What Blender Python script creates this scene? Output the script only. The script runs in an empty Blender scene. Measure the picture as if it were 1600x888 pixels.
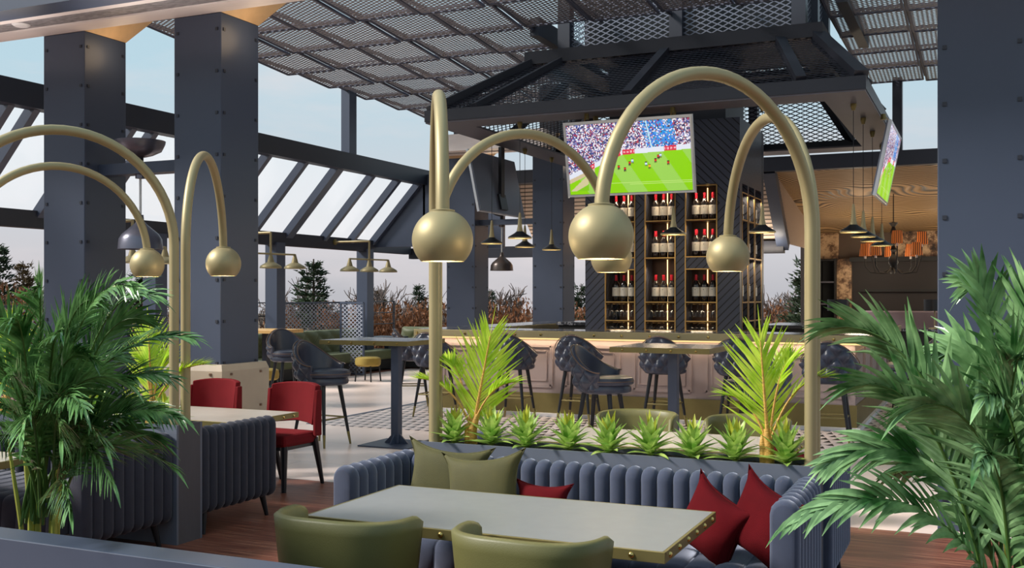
import bpy, math, random
from mathutils import Vector, Matrix
R = random.Random(7)
PI = math.pi
scn = bpy.context.scene
COL = scn.collection
# ---------------------------------------------------------------- camera frame (1600 x 888)
FPX, HZ, CH = 1645.0, 461.0, 1.6
TH = math.radians(24.2); CO, SI = math.cos(TH), math.sin(TH)
def ray(px, py):
    a = (px-800)/FPX; b = (HZ-py)/FPX
    return Vector((a*CO-SI, a*SI+CO, b))
def at_z(px, py, z):
    r = ray(px, py); return r*((z-CH)/r.z) + Vector((0,0,CH))
def at_y(px, py, y):
    r = ray(px, py); return r*(y/r.y) + Vector((0,0,CH))
def at_x(px, py, x):
    r = ray(px, py); return r*(x/r.x) + Vector((0,0,CH))
def at_d(px, py, d): return ray(px, py)*d + Vector((0,0,CH))
cam = bpy.data.cameras.new('camera'); co_ = bpy.data.objects.new('camera', cam); COL.objects.link(co_)
co_.location = (0,0,CH); co_.rotation_euler = (PI/2, 0, TH)
cam.sensor_width = 36; cam.lens = 36*FPX/1600; cam.shift_y = (HZ-444)/1600; cam.clip_end = 600
scn.camera = co_
scn.view_settings.view_transform = 'Standard'; scn.view_settings.look = 'None'
scn.view_settings.gamma = 1; scn.view_settings.use_curve_mapping = False; scn.view_settings.exposure = 0.15
try:
    scn.cycles.max_bounces = 8; scn.cycles.transparent_max_bounces = 24; scn.cycles.caustics_reflective = False; scn.cycles.caustics_refractive = False
    scn.cycles.use_denoising = True; scn.cycles.sample_clamp_indirect = 4
except Exception: pass

# ---------------------------------------------------------------- materials
def lin(c):
    def f(v):
        v /= 255.0
        return v/12.92 if v <= .04045 else ((v+.055)/1.055)**2.4
    return (f(c[0]), f(c[1]), f(c[2]), 1)
class NT:
    def __init__(s, m): s.t = m.node_tree; s.n = s.t.nodes; s.l = s.t.links
    def add(s, k, **kw):
        n = s.n.new(k)
        for a, v in kw.items(): setattr(n, a, v)
        return n
    def link(s, a, b): s.l.new(a, b)
    def math(s, op, a, b=None, c=None):
        n = s.n.new('ShaderNodeMath'); n.operation = op
        for i, v in enumerate((a, b, c)):
            if v is None: continue
            if isinstance(v, (int, float)): n.inputs[i].default_value = v
            else: s.l.new(v, n.inputs[i])
        return n.outputs[0]
    def mix(s, fac, c1, c2):
        n = s.n.new('ShaderNodeMix'); n.data_type = 'RGBA'
        for i, v in ((0, fac), (6, c1), (7, c2)):
            if isinstance(v, (int, float, tuple)): n.inputs[i].default_value = v
            else: s.l.new(v, n.inputs[i])
        return n.outputs[2]
    def ramp(s, fac, stops):
        n = s.n.new('ShaderNodeValToRGB'); e = n.color_ramp.elements
        while len(e) < len(stops): e.new(.5)
        for el, (p, c) in zip(e, stops): el.position = p; el.color = c
        s.l.new(fac, n.inputs[0]); return n.outputs[0]
    def noise(s, vec, scale, detail=3, rough=.5):
        n = s.n.new('ShaderNodeTexNoise'); n.inputs['Scale'].default_value = scale
        n.inputs['Detail'].default_value = detail; n.inputs['Roughness'].default_value = rough
        if vec is not None: s.l.new(vec, n.inputs['Vector'])
        return n.outputs[0]
    def coords(s, kind='Object', scale=(1,1,1), rot=(0,0,0)):
        t = s.n.new('ShaderNodeTexCoord'); m = s.n.new('ShaderNodeMapping')
        m.inputs['Scale'].default_value = scale; m.inputs['Rotation'].default_value = rot
        s.l.new(t.outputs[kind], m.inputs[0]); return m.outputs[0]
def base_mat(name):
    m = bpy.data.materials.new(name); m.use_nodes = True
    return m, NT(m), m.node_tree.nodes['Principled BSDF']
def mat(name, c, rough=.5, metal=0, var=.08, vscale=6, bump=0, bscale=60, sheen=0, coat=0, spec=None, stretch=(1,1,1), trans=0):
    m, t, p = base_mat(name)
    v = t.coords('Object', stretch); c = lin(c)
    n = t.noise(v, vscale, 4)
    lo = tuple(x*(1-var) for x in c[:3])+(1,); hi = tuple(min(1, x*(1+var)) for x in c[:3])+(1,)
    t.link(t.ramp(n, [(.3, lo), (.7, hi)]), p.inputs['Base Color'])
    p.inputs['Roughness'].default_value = rough; p.inputs['Metallic'].default_value = metal
    if sheen:
        p.inputs['Sheen Weight'].default_value = sheen; p.inputs['Sheen Roughness'].default_value = .45
        p.inputs['Sheen Tint'].default_value = tuple(x/max(c[:3])*.5+.5 for x in c[:3])+(1,)
    if coat: p.inputs['Coat Weight'].default_value = coat
    if spec is not None: p.inputs['Specular IOR Level'].default_value = spec
    if trans: p.inputs['Transmission Weight'].default_value = trans
    if bump:
        b = t.add('ShaderNodeBump'); b.inputs['Strength'].default_value = bump; b.inputs['Distance'].default_value = .01
        t.link(t.noise(v, bscale, 4), b.inputs['Height']); t.link(b.outputs[0], p.inputs['Normal'])
    return m
def emit(name, c, s):
    m, t, p = base_mat(name)
    p.inputs['Base Color'].default_value = lin(c); p.inputs['Emission Color'].default_value = lin(c); p.inputs['Emission Strength'].default_value = s
    return m
def mesh_mat(name, c, pu, pv, w, rough=.4, metal=.6):
    """expanded / perforated metal: diamond openings laid out in metres over the panel"""
    m, t, p = base_mat(name)
    p.inputs['Base Color'].default_value = lin(c); p.inputs['Roughness'].default_value = rough; p.inputs['Metallic'].default_value = metal
    uv = t.coords('UV', (1/pu, 1/pv, 1)); s = t.add('ShaderNodeSeparateXYZ'); t.link(uv, s.inputs[0])
    a = t.math('ADD', s.outputs[0], s.outputs[1]); b = t.math('SUBTRACT', s.outputs[0], s.outputs[1])
    ma = t.math('LESS_THAN', t.math('PINGPONG', a, .5), w); mb_ = t.math('LESS_THAN', t.math('PINGPONG', b, .5), w)
    f = t.math('MAXIMUM', ma, mb_)
    tr = t.add('ShaderNodeBsdfTransparent'); mx = t.add('ShaderNodeMixShader')
    t.link(f, mx.inputs[0]); t.link(tr.outputs[0], mx.inputs[1]); t.link(p.outputs[0], mx.inputs[2])
    t.link(mx.outputs[0], t.n['Material Output'].inputs[0]); return m
def leaf_mat(name, c1, c2, rough=.35, tl=.25, scale=9):
    m, t, p = base_mat(name)
    n = t.noise(t.coords('Object'), scale, 3)
    c = t.ramp(n, [(.35, lin(c1)), (.65, lin(c2))])
    t.link(c, p.inputs['Base Color']); p.inputs['Roughness'].default_value = rough
    d = t.add('ShaderNodeBsdfTranslucent'); t.link(c, d.inputs[0]); mx = t.add('ShaderNodeMixShader'); mx.inputs[0].default_value = tl
    t.link(p.outputs[0], mx.inputs[1]); t.link(d.outputs[0], mx.inputs[2]); t.link(mx.outputs[0], t.n['Material Output'].inputs[0])
    return m

M = {}
M['steel'] = mat('painted dark steel', (62,71,90), .42, 0, .04, 2)
M['steel_dark'] = mat('dark painted beam steel', (38,41,52), .45, 0, .05, 2)
M['flange'] = mat('grey steel flange', (98,96,104), .5, .2, .05, 2)
M['brass'] = mat('satin brass', (164,150,112), .5, .4, .05, 3)
M['brass_dark'] = mat('antique brass', (132,120,76), .42, .6, .1, 5)
M['gold_line'] = mat('gold trim', (205,165,100), .35, .8, .05, 8)
M['stud'] = mat('brass stud', (196,170,105), .22, 1, .03, 8)
M['velvet'] = mat('blue grey velvet', (60,66,84), .85, 0, .1, 12, .15, 300, sheen=.6, spec=.2)
M['velvet_dark'] = mat('charcoal velvet', (50,51,61), .85, 0, .08, 12, .15, 300, sheen=.2, spec=.2)
M['olive_leather'] = mat('olive leather', (100,97,56), .48, 0, .06, 5, .08, 220)
M['olive_fabric'] = mat('olive velvet', (70,67,28), .75, 0, .1, 10, .2, 260, sheen=.15)
M['green_tuft'] = mat('green tufted velvet', (74,80,46), .6, 0, .1, 8, sheen=.3)
M['red_fabric'] = mat('wine red fabric', (86,8,17), .9, 0, .12, 8, .2, 300, spec=.15)
M['red_chair'] = mat('red upholstery', (104,14,22), .85, 0, .06, 8, .15, 260, spec=.2)
M['leather'] = mat('blue black leather', (54,58,74), .33, 0, .1, 8, .06, 180)
M['piping'] = mat('brown leather piping', (110,84,66), .4, 0, .1, 12)
M['black_leg'] = mat('black metal', (26,28,34), .4, .2, .05, 8)
M['table_grey'] = mat('grey laminate', (128,130,132), .45, 0, .03, 14)
M['table_tan'] = mat('pale stone laminate', (168,160,152), .35, 0, .05, 10)
M['planter'] = mat('grey planter shell', (92,98,112), .5, 0, .05, 6)
M['pillar'] = mat('charcoal panel', (74,72,78), .6, 0, .18, 5, .1, 40, stretch=(1,1,.15))
M['soil'] = mat('dark soil', (44,34,30), .95, 0, .4, 40, .8, 60)
M['taupe'] = mat('taupe leather cladding', (176,160,140), .45, 0, .06, 4)
M['panel_bar'] = mat('grey lilac bar panel', (164,146,142), .5, 0, .04, 3)
M['cream_white'] = mat('white plinth', (225,222,222), .5, 0, .02, 4)
M['glass_shade_in'] = emit('lamp diffuser', (255,232,170), 2.6)
M['led'] = emit('warm strip light', (255,214,150), 2.5)
M['led_soft'] = emit('soft warm strip', (255,220,150), 1.0)
M['black_plastic'] = mat('black plastic', (20,21,25), .35, 0, .03, 8)
M['tv_back'] = mat('grey tv casing', (126,132,148), .4, .3, .03, 4)
M['tv_edge'] = mat('bright tv bezel', (225,228,232), .3, .5, .02, 4)
M['dome'] = mat('grey enamel dome', (112,112,126), .3, .45, .05, 4)
M['dome_dark'] = mat('bronze dome', (96,86,82), .32, .6, .08, 4)
M['white_rod'] = mat('white rod', (215,215,215), .4, 0, .02, 4)
M['bottle'] = mat('dark wine glass', (34,26,22), .12, 0, .1, 8, coat=.5)
M['wine_label'] = mat('cream paper label', (232,222,205), .6, 0, .04, 30)
M['capsule'] = mat('red foil capsule', (190,34,52), .35, .2, .05, 10)
M['niche'] = mat('bronze niche lining', (84,58,40), .4, .3, .1, 6)
M['soffit'] = mat('pale washed board', (236,226,222), .55, 0, .08, 3, 0, 60, stretch=(.3,2,2))
M['soffit_strip'] = mat('mottled grey strip', (138,134,136), .6, 0, .35, 10, 0, 60, stretch=(1.5,3,3))
M['capital'] = mat('warm oak soffit', (196,164,124), .5, 0, .1, 4, stretch=(.3,2,2))
M['frosted'] = None
M['trunk'] = mat('palm trunk', (196,150,70), .6, 0, .25, 30, .5, 60, stretch=(1,1,3))
M['stem'] = mat('yellow green stem', (150,150,60), .5, 0, .2, 20)
M['palm_rib'] = mat('green frond rib', (74,104,44), .45, 0, .15, 12)
M['palm'] = leaf_mat('deep green palm leaf', (34,76,30), (122,168,100), .2, .15)
M['palm_right'] = leaf_mat('mid green palm leaf', (52,98,48), (150,188,130), .18, .13)
M['palm_yellow'] = leaf_mat('yellow green palm leaf', (168,210,30), (220,238,92), .4, .45)
M['rosette'] = leaf_mat('green rosette leaf', (116,164,62), (204,226,124), .4, .38, 14)
M['rosette_new'] = leaf_mat('yellow rosette leaf', (150,160,40), (206,206,84), .4, .3, 14)
M['needle'] = leaf_mat('pine needles', (28,44,30), (62,80,48), .8, .1, 3)
M['needle_brown'] = leaf_mat('rusty needles', (78,62,40), (110,88,52), .8, .1, 3)
M['bare'] = mat('bare twigs', (104,90,84), .9, 0, .2, 6)
M['rust_leaf'] = leaf_mat('rust coloured leaves', (92,58,36), (140,88,52), .8, .2, 5)
M['bark'] = mat('bark', (70,56,46), .9, 0, .3, 12, .5, 30)
M['ground'] = mat('dry winter grass', (86,70,52), .95, 0, .25, .3, .3, 2)
M['marble_black'] = None
M['shelf_black'] = mat('black cabinet', (22,20,20), .6, 0, .05, 5)
M['dark_brown'] = mat('dark brown wall', (38,29,26), .6, 0, .06, 3)
M['brown_wall'] = mat('taupe brown wall', (96,78,64), .7, 0, .15, 2)
M['bench_mauve'] = mat('mauve upholstery', (112,98,104), .8, 0, .05, 4)
M['orange_fabric'] = mat('orange fabric', (176,92,40), .8, 0, .1, 12)
M['amber_shade'] = None
M['wood_top'] = mat('light oak', (196,156,96), .5, 0, .15, 5, stretch=(.5,6,6))
M['clear'] = None

def special():
    # deck
    m, t, p = base_mat('red brown deck boards')
    v = t.coords('Object'); br = t.add('ShaderNodeTexBrick'); t.link(v, br.inputs[0])
    br.inputs['Scale'].default_value = 1; br.inputs['Brick Width'].default_value = 1.6; br.inputs['Row Height'].default_value = .11
    br.inputs['Mortar Size'].default_value = .004; br.inputs['Bias'].default_value = -.2
    br.inputs['Color1'].default_value = lin((84,44,34)); br.inputs['Color2'].default_value = lin((136,82,62)); br.inputs['Mortar'].default_value = lin((38,20,16))
    n = t.noise(t.coords('Object', (1.2, 34, 1)), 1.5, 6, .65)
    c = t.mix(.6, br.outputs[0], t.ramp(n, [(.3, lin((70,34,26))), (.5, lin((134,76,58))), (.7, lin((206,146,114)))]))
    t.link(c, p.inputs['Base Color']); p.inputs['Roughness'].default_value = .45
    M['deck'] = m
    # pale stone floor
    m, t, p = base_mat('cream floor slabs')
    v = t.coords('Object'); br = t.add('ShaderNodeTexBrick'); t.link(v, br.inputs[0]); br.offset = .5
    br.inputs['Scale'].default_value = 1; br.inputs['Brick Width'].default_value = 2.4; br.inputs['Row Height'].default_value = 1.2; br.inputs['Mortar Size'].default_value = .004
    br.inputs['Color1'].default_value = lin((250,228,217)); br.inputs['Color2'].default_value = lin((246,222,211)); br.inputs['Mortar'].default_value = lin((176,158,150))
    n = t.noise(v, 1.2, 6, .6); c = t.mix(.25, br.outputs[0], t.ramp(n, [(.3, lin((234,206,194))), (.7, lin((250,234,226)))]))
    t.link(c, p.inputs['Base Color']); p.inputs['Roughness'].default_value = .3; M['stone'] = m
    # black and white triangle mosaic
    m, t, p = base_mat('black and white triangle tile')
    v = t.coords('Object', (1/.13, 1/.24, 1)); s = t.add('ShaderNodeSeparateXYZ'); t.link(v, s.inputs[0])
    row = t.math('FLOOR', s.outputs[1]); off = t.math('MULTIPLY', row, .5)
    u = t.math('FRACT', t.math('ADD', s.outputs[0], off)); w = t.math('FRACT', s.outputs[1])
    tri = t.math('LESS_THAN', t.math('ADD', t.math('MULTIPLY', t.math('ABSOLUTE', t.math('SUBTRACT', u, .5)), 2.2), t.math('MULTIPLY', w, 1.0)), .76)
    c = t.mix(tri, lin((216,200,196)), lin((24,22,26))); t.link(c, p.inputs['Base Color']); p.inputs['Roughness'].default_value = .35; M['mosaic'] = m
    # diagonal clad tower
    m, t, p = base_mat('dark diagonal cladding')
    v = t.coords('Object'); s = t.add('ShaderNodeSeparateXYZ'); t.link(v, s.inputs[0])
    h_ = t.math('ADD', s.outputs[0], t.math('MULTIPLY', s.outputs[1], 1.0))
    up = t.math('ABSOLUTE', t.math('SUBTRACT', s.outputs[2], 2.86))
    a = t.math('FRACT', t.math('MULTIPLY', t.math('ADD', t.math('MULTIPLY', h_, -1), t.math('MULTIPLY', up, -1)), 9.0))
    g = t.math('LESS_THAN', a, .18)
    t.link(t.mix(g, lin((66,70,86)), lin((16,16,20))), p.inputs['Base Color']); p.inputs['Roughness'].default_value = .4
    b = t.add('ShaderNodeBump'); b.inputs['Strength'].default_value = .6; b.inputs['Distance'].default_value = .01; b.invert = True
    t.link(g, b.inputs['Height']); t.link(b.outputs[0], p.inputs['Normal']); M['clad'] = m
    # marble
    m, t, p = base_mat('black veined marble')
    n = t.noise(t.coords('Object'), 2.2, 8, .7)
    t.link(t.ramp(n, [(.47, lin((44,46,54))), (.5, lin((150,150,156))), (.53, lin((48,50,58)))]), p.inputs['Base Color']); p.inputs['Roughness'].default_value = .15; M['marble_black'] = m
    m, t, p = base_mat('cream and brown marble')
    n = t.noise(t.coords('Object'), 3.2, 9, .72)
    t.link(t.ramp(n, [(.38, lin((44,32,24))), (.47, lin((124,92,66))), (.55, lin((206,170,130))), (.68, lin((226,192,150)))]), p.inputs['Base Color']); p.inputs['Roughness'].default_value = .3; M['marble_cream'] = m
    # slatted ceilings
    m, t, p = base_mat('brown grey slats')
    v = t.coords('Object'); s = t.add('ShaderNodeSeparateXYZ'); t.link(v, s.inputs[0])
    f = t.math('LESS_THAN', t.math('FRACT', t.math('MULTIPLY', s.outputs[1], 13)), .35)
    t.link(t.mix(f, lin((196,172,152)), lin((84,70,60))), p.inputs['Base Color']); p.inputs['Roughness'].default_value = .6; M['slats'] = m
    m, t, p = base_mat('wavy oak slats')
    v = t.coords('Object'); n1 = t.noise(t.coords('Object', (.4, .5, 0)), 1.3, .5); s = t.add('ShaderNodeSeparateXYZ'); t.link(v, s.inputs[0])
    yy = t.math('ADD', s.outputs[1], t.math('MULTIPLY', n1, 2.6))
    f = t.math('FRACT', t.math('MULTIPLY', yy, 11)); sm = t.ramp(f, [(0, lin((36,26,16))), (.35, lin((176,142,98))), (.7, lin((196,160,112))), (1, lin((52,38,24)))])
    t.link(sm, p.inputs['Base Color']); p.inputs['Roughness'].default_value = .5
    b = t.add('ShaderNodeBump'); b.inputs['Strength'].default_value = .5; b.inputs['Distance'].default_value = .03
    t.link(t.math('SINE', t.math('MULTIPLY', yy, 11*2*PI)), b.inputs['Height']); t.link(b.outputs[0], p.inputs['Normal']); M['wave'] = m
    # frosted roof glass
    m, t, p = base_mat('frosted roof glass')
    d = t.add('ShaderNodeBsdfTranslucent'); d.inputs[0].default_value = lin((205,204,206)); tr = t.add('ShaderNodeBsdfTransparent')
    mx = t.add('ShaderNodeMixShader'); mx.inputs[0].default_value = .62; t.link(d.outputs[0], mx.inputs[1]); t.link(tr.outputs[0], mx.inputs[2])
    gl = t.add('ShaderNodeBsdfGlossy'); gl.inputs[1].default_value = .1; mx2 = t.add('ShaderNodeMixShader'); mx2.inputs[0].default_value = .05
    t.link(mx.outputs[0], mx2.inputs[1]); t.link(gl.outputs[0], mx2.inputs[2]); t.link(mx2.outputs[0], t.n['Material Output'].inputs[0]); M['frosted'] = m
    # clear glass for stemware
    m, t, p = base_mat('clear glass')
    tr = t.add('ShaderNodeBsdfTransparent'); tr.inputs[0].default_value = (.93,.93,.93,1); gl = t.add('ShaderNodeBsdfGlossy'); gl.inputs[1].default_value = .05
    lw = t.add('ShaderNodeLayerWeight'); lw.inputs[0].default_value = .35; mx = t.add('ShaderNodeMixShader')
    t.link(lw.outputs[1], mx.inputs[0]); t.link(tr.outputs[0], mx.inputs[1]); t.link(gl.outputs[0], mx.inputs[2]); t.link(mx.outputs[0], t.n['Material Output'].inputs[0]); M['clear'] = m
    # pleated lit shade
    m, t, p = base_mat('pleated amber shade')
    tc = t.coords('Object'); s_ = t.add('ShaderNodeSeparateXYZ'); t.link(tc, s_.inputs[0])
    wv = t.add('ShaderNodeTexWave'); wv.inputs['Scale'].default_value = 9; wv.inputs['Distortion'].default_value = 0; t.link(tc, wv.inputs[0])
    cc = t.ramp(wv.outputs[1], [(.3, lin((70,34,16))), (.6, lin((214,116,46)))]); t.link(cc, p.inputs['Base Color']); t.link(cc, p.inputs['Emission Color']); p.inputs['Emission Strength'].default_value = .3; M['amber_shade'] = m
    # tv picture
    m, t, p = base_mat('tv picture')
    at = t.add('ShaderNodeVertexColor'); at.layer_name = 'Picture'; t.link(at.outputs[0], p.inputs['Emission Color']); p.inputs['Emission Strength'].default_value = .95
    p.inputs['Base Color'].default_value = (.01,.01,.01,1); p.inputs['Roughness'].default_value = .2; M['picture'] = m
special()
M['exp_dark'] = mesh_mat('dark expanded mesh', (52,54,66), .15, .075, .13)
M['exp_light'] = mesh_mat('grey expanded mesh', (120,122,134), .15, .075, .105)
M['perf_roof'] = mesh_mat('perforated roof metal', (150,150,158), .12, .065, .27, .55, .1)
M['perf_screen'] = mesh_mat('grey perforated screen', (150,154,168), .13, .085, .15, .5, .3)

# ---------------------------------------------------------------- mesh builder
V = Vector
class MB:
    def __init__(s): s.v = []; s.f = []; s.uv = {}
    def quad(s, a, b, c, d, uvs=None):
        i = len(s.v); s.v += [V(a), V(b), V(c), V(d)]; s.f.append((i, i+1, i+2, i+3))
        if uvs: s.uv[len(s.f)-1] = uvs
        return s
    def tri(s, a, b, c):
        i = len(s.v); s.v += [V(a), V(b), V(c)]; s.f.append((i, i+1, i+2)); return s
    def box(s, x0, x1, y0, y1, z0, z1, M_=None):
        i = len(s.v); p = [V((x, y, z)) for z in (z0, z1) for y in (y0, y1) for x in (x0, x1)]
        if M_: p = [M_ @ q for q in p]
        s.v += p
        for f in ((0,2,3,1),(4,5,7,6),(0,1,5,4),(2,6,7,3),(0,4,6,2),(1,3,7,5)): s.f.append(tuple(i+k for k in f))
        return s
    def beam(s, a, b, w, h, up=(0,0,1)):
        a, b = V(a), V(b); d = (b-a); L = d.length; d.normalize()
        x = d.cross(V(up)); 
        if x.length < 1e-5: x = d.cross(V((0,1,0)))
        x.normalize(); z = x.cross(d)
        m = Matrix((x, d, z)).transposed().to_4x4(); m.translation = a
        return s.box(-w/2, w/2, 0, L, -h/2, h/2, m)
    def grid(s, P, closed_u=False, closed_v=False):
        n, m = len(P), len(P[0]); i = len(s.v)
        for row in P: s.v += [V(p) for p in row]
        for a in range(n if closed_u else n-1):
            for b in range(m if closed_v else m-1):
                a2, b2 = (a+1) % n, (b+1) % m
                s.f.append((i+a*m+b, i+a*m+b2, i+a2*m+b2, i+a2*m+b))
        return s
    def tube(s, pts, r, n=10, caps=True):
        pts = [V(p) for p in pts]; k = len(pts); rs = r if isinstance(r, (list, tuple)) else [r]*k
        t0 = (pts[1]-pts[0]).normalized(); ref = V((0,0,1)) if abs(t0.z) < .9 else V((1,0,0))
        x = t0.cross(ref).normalized(); P = []
        for j in range(k):
            t = (pts[min(j+1, k-1)]-pts[max(j-1, 0)]).normalized()
            x = (x - t*x.dot(t)).normalized(); y = t.cross(x)
            P.append([pts[j]+(x*math.cos(2*PI*q/n)+y*math.sin(2*PI*q/n))*rs[j] for q in range(n)])
        i = len(s.v); s.grid(P, closed_v=True)
        if caps:
            s.f.append(tuple(range(i+n-1, i-1, -1))); s.f.append(tuple(range(i+(k-1)*n, i+k*n)))
        return s
    def lathe(s, prof, c=(0,0,0), n=20, cap=True):
        c = V(c); i = len(s.v)
        s.grid([[c+V((r*math.cos(2*PI*q/n), r*math.sin(2*PI*q/n), z)) for q in range(n)] for r, z in prof], closed_v=True)
        if cap:
            if prof[0][0] > 1e-4: s.f.append(tuple(range(i+n-1, i-1, -1)))
            k = len(prof)-1
            if prof[k][0] > 1e-4: s.f.append(tuple(range(i+k*n, i+k*n+n)))
        return s
    def prism(s, poly, a):
        """poly: list of 3d points (planar); a: extrusion vector"""
        i = len(s.v); n = len(poly); a = V(a); s.v += [V(p) for p in poly]+[V(p)+a for p in poly]
        s.f.append(tuple(range(i+n-1, i-1, -1))); s.f.append(tuple(range(i+n, i+2*n)))
        for k in range(n): s.f.append((i+k, i+(k+1) % n, i+n+(k+1) % n, i+n+k))
        return s
    def build(s, name, m, parent=None, smooth=False, bevel=0, local=False, subsurf=0):
        me = bpy.data.meshes.new(name)
        off = V((0,0,0))
        if parent is not None and not local:
            off = world_loc(parent)
        me.from_pydata([tuple(p-off) for p in s.v], [], s.f); me.update()
        if s.uv:
            u = me.uv_layers.new(name='UVMap')
            for fi, uvs in s.uv.items():
                for li, c in zip(me.polygons[fi].loop_indices, uvs): u.data[li].uv = c
        import bmesh
        bm = bmesh.new(); bm.from_mesh(me)
        if not s.uv: bmesh.ops.remove_doubles(bm, verts=bm.verts, dist=1e-5)
        bmesh.ops.recalc_face_normals(bm, faces=bm.faces); bm.to_mesh(me); bm.free()
        if smooth:
            for p in me.polygons: p.use_smooth = True
            if smooth != 'all':
                try: me.set_sharp_from_angle(angle=math.radians(40))
                except Exception: pass
        if m is not None: me.materials.append(m)
        o = bpy.data.objects.new(name, me); COL.objects.link(o)
        if parent is not None: o.parent = parent
        if bevel:
            b = o.modifiers.new('bevel', 'BEVEL'); b.width = bevel; b.segments = 2; b.limit_method = 'ANGLE'
        if subsurf:
            q = o.modifiers.new('sub', 'SUBSURF'); q.levels = subsurf; q.render_levels = subsurf
        return o
def world_loc(o):
    l = V((0,0,0))
    while o is not None: l = l + o.location; o = o.parent
    return l
def tag(o, label=None, cat=None, group=None, kind=None):
    if label: o['label'] = label
    if cat: o['category'] = cat
    if group: o['group'] = group
    if kind: o['kind'] = kind
    return o
def thing(name, label, cat, loc=(0,0,0), rz=0, group=None):
    o = bpy.data.objects.new(name, None); o.empty_display_size = .1; COL.objects.link(o); o.location = loc; o.rotation_euler = (0,0,rz)
    return tag(o, label, cat, group)
def struct(name, mb, m, **k): return tag(mb.build(name, m, **k), kind='structure')
KIDS = {}
def kids(o): return [c for c in bpy.data.objects if c.parent == o]
def copy_tree(o, loc, rz, label, group=None):
    def rec(a, par):
        c = a.copy(); COL.objects.link(c)
        if par is not None: c.parent = par
        for ch in kids(a): rec(ch, c)
        return c
    r = rec(o, None); r.location = loc; r.rotation_euler = (0,0,rz)
    r['label'] = label
    if group: r['group'] = group
    return r
def arc(c, r, a0, a1, n, U, W):
    return [V(c)+V(U)*(r*math.cos(a0+(a1-a0)*k/n))+V(W)*(r*math.sin(a0+(a1-a0)*k/n)) for k in range(n+1)]
ORD = ['first','second','third','fourth','fifth','sixth','seventh','eighth','ninth','tenth','eleventh','twelfth']
# ================================================================ SETTING
# floors
struct('floor_deck', MB().box(-9.6, 4.5, .8, 7.57, -.3, 0), M['deck'])
struct('floor_terrace', MB().box(-11.4, 4.5, 7.57, 19.6, -.3, 0), M['stone'])
struct('floor_side', MB().box(-14.5, -11.4, 7.57, 22, -.3, 0).box(-14.5, -9.6, .8, 7.57, -.3, 0), M['deck'])
struct('floor_back', MB().box(-11.4, 4.5, 19.6, 27, -.3, 0), M['stone'])
struct('floor_mosaic', MB().box(-7.6, -.15, 10.86, 18.2, 0, .004), M['mosaic'])
struct('trim_floor_edge', MB().box(-7.68, -7.6, 10.86, 18.2, 0, .007).box(-.15, -.09, 10.86, 18.2, 0, .007), M['steel'])
# ground far below the terrace
gm = MB()
for k in range(1):
    gm.lathe([(1.0, 0), (60, -.2), (140, .5), (200, 2.0)], (-8, 20, -4.2), 48)
struct('ground', gm, M['ground'])

# columns ------------------------------------------------------------
def column(x1, y0, s, ztop, clad=False):
    x0 = x1-s; y1 = y0+s
    mb = MB().box(x0, x1, y0, y1, 0, ztop)
    o = struct('column', mb, M['steel'], bevel=.008)
    rv = MB(); n = int(ztop/.38)
    for k in range(n):
        z = .2+k*.385
        for (px, py, ax) in ((x0+.045, y0, 1), (x1-.045, y0, 1), (x1, y0+.045, 0), (x1, y1-.045, 0)):
            if ax: rv.box(px-.014, px+.014, py-.008, py, z-.014, z+.014)
            else: rv.box(px, px+.008, py-.014, py+.014, z-.014, z+.014)
    rv.build('rivet_rows', M['steel_dark'], o)
    cp = MB()
    e = .26; z0, z1 = ztop, ztop+.34
    b = [(x0, y0), (x1, y0), (x1, y1), (x0, y1)]; t = [(x0-e, y0), (x1+e, y0), (x1+e, y1+e), (x0-e, y1+e)]
    for k in range(4):
        q = (k+1) % 4
        cp.quad((*b[k], z0), (*b[q], z0), (*t[q], z1), (*t[k], z1))
    cp.quad(*[(*q, z1) for q in t])
    cp.build('capital', M['capital'], o)
    MB().box(x0+.1, x1-.1, y0+.1, y1-.1, ztop+.3, 5.4).build('neck', M['steel_dark'], o)
    if clad:
        c = MB(); a = .015; zt = .96; bo = .07
        c.grid([[(x0-w, y0-w, z), (x1+w, y0-w, z), (x1+w, y1+w, z), (x0-w, y1+w, z)] for w, z in ((bo, .0), (bo, zt-.06), (bo-.02, zt), (0, zt))], closed_v=True)
        q = c.build('leather_cladding', M['taupe'], o)
        bt = MB()
        for (px, py) in ((x1-.06, y0-bo), (x1+bo, y0+.06), (x0+.06, y0-bo), (x1+bo, y1-.06)):
            for z in (.87, .55):
                bt.lathe([(0, -.012), (.016, -.01), (.016, .01), (0, .012)], (px, py, z), 8)
        bt.build('button', M['piping'], q)
    return o
S2 = .59
COLS = [(-6.40, 7.72, .55, 4.2, True), (-8.08, 7.72, .55, 4.2, False), (-.296+.55, 7.72, .55, 4.2, False), (-6.87, 17.5, S2, 4.15, False), (-8.62, 17.5, S2, 4.15, False)]
for c in COLS: column(*c)


# soffit beams
for (y0, y1, x0, x1) in ((6.92, 7.72, -12.2, 3.0), (16.9, 17.5, -9.2, -7.0)):
    w = y1-y0
    struct('trim_soffit', MB().box(x0, x1, y0, y0+w*.38, 4.2, 4.5).box(x0, x1, y1-w*.3, y1, 4.2, 4.5), M['soffit'])
    struct('trim_soffit_strip', MB().box(x0, x1, y0+w*.38, y1-w*.3, 4.215, 4.49), M['soffit_strip'])
struct('beam', MB().box(-12.2, 3.0, 6.66, 6.92, 4.12, 4.6), M['steel'])
for k, px in enumerate((33,)):
    p = at_z(px, 39, 4.213)
    t = thing('downlight', ('white round downlight at the far left of the pale soffit', 'second round downlight set in the pale soffit above the left column')[k], 'light', p)
    MB().lathe([(.0, -.012), (.07, -.012), (.085, 0), (.085, .02), (0, .02)], p, 24).build('rim', M['cream_white'], t, smooth=True)
    MB().lathe([(0, -.016), (.06, -.016), (.06, -.01)], p, 20).build('diffuser', M['cream_white'], t)

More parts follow.
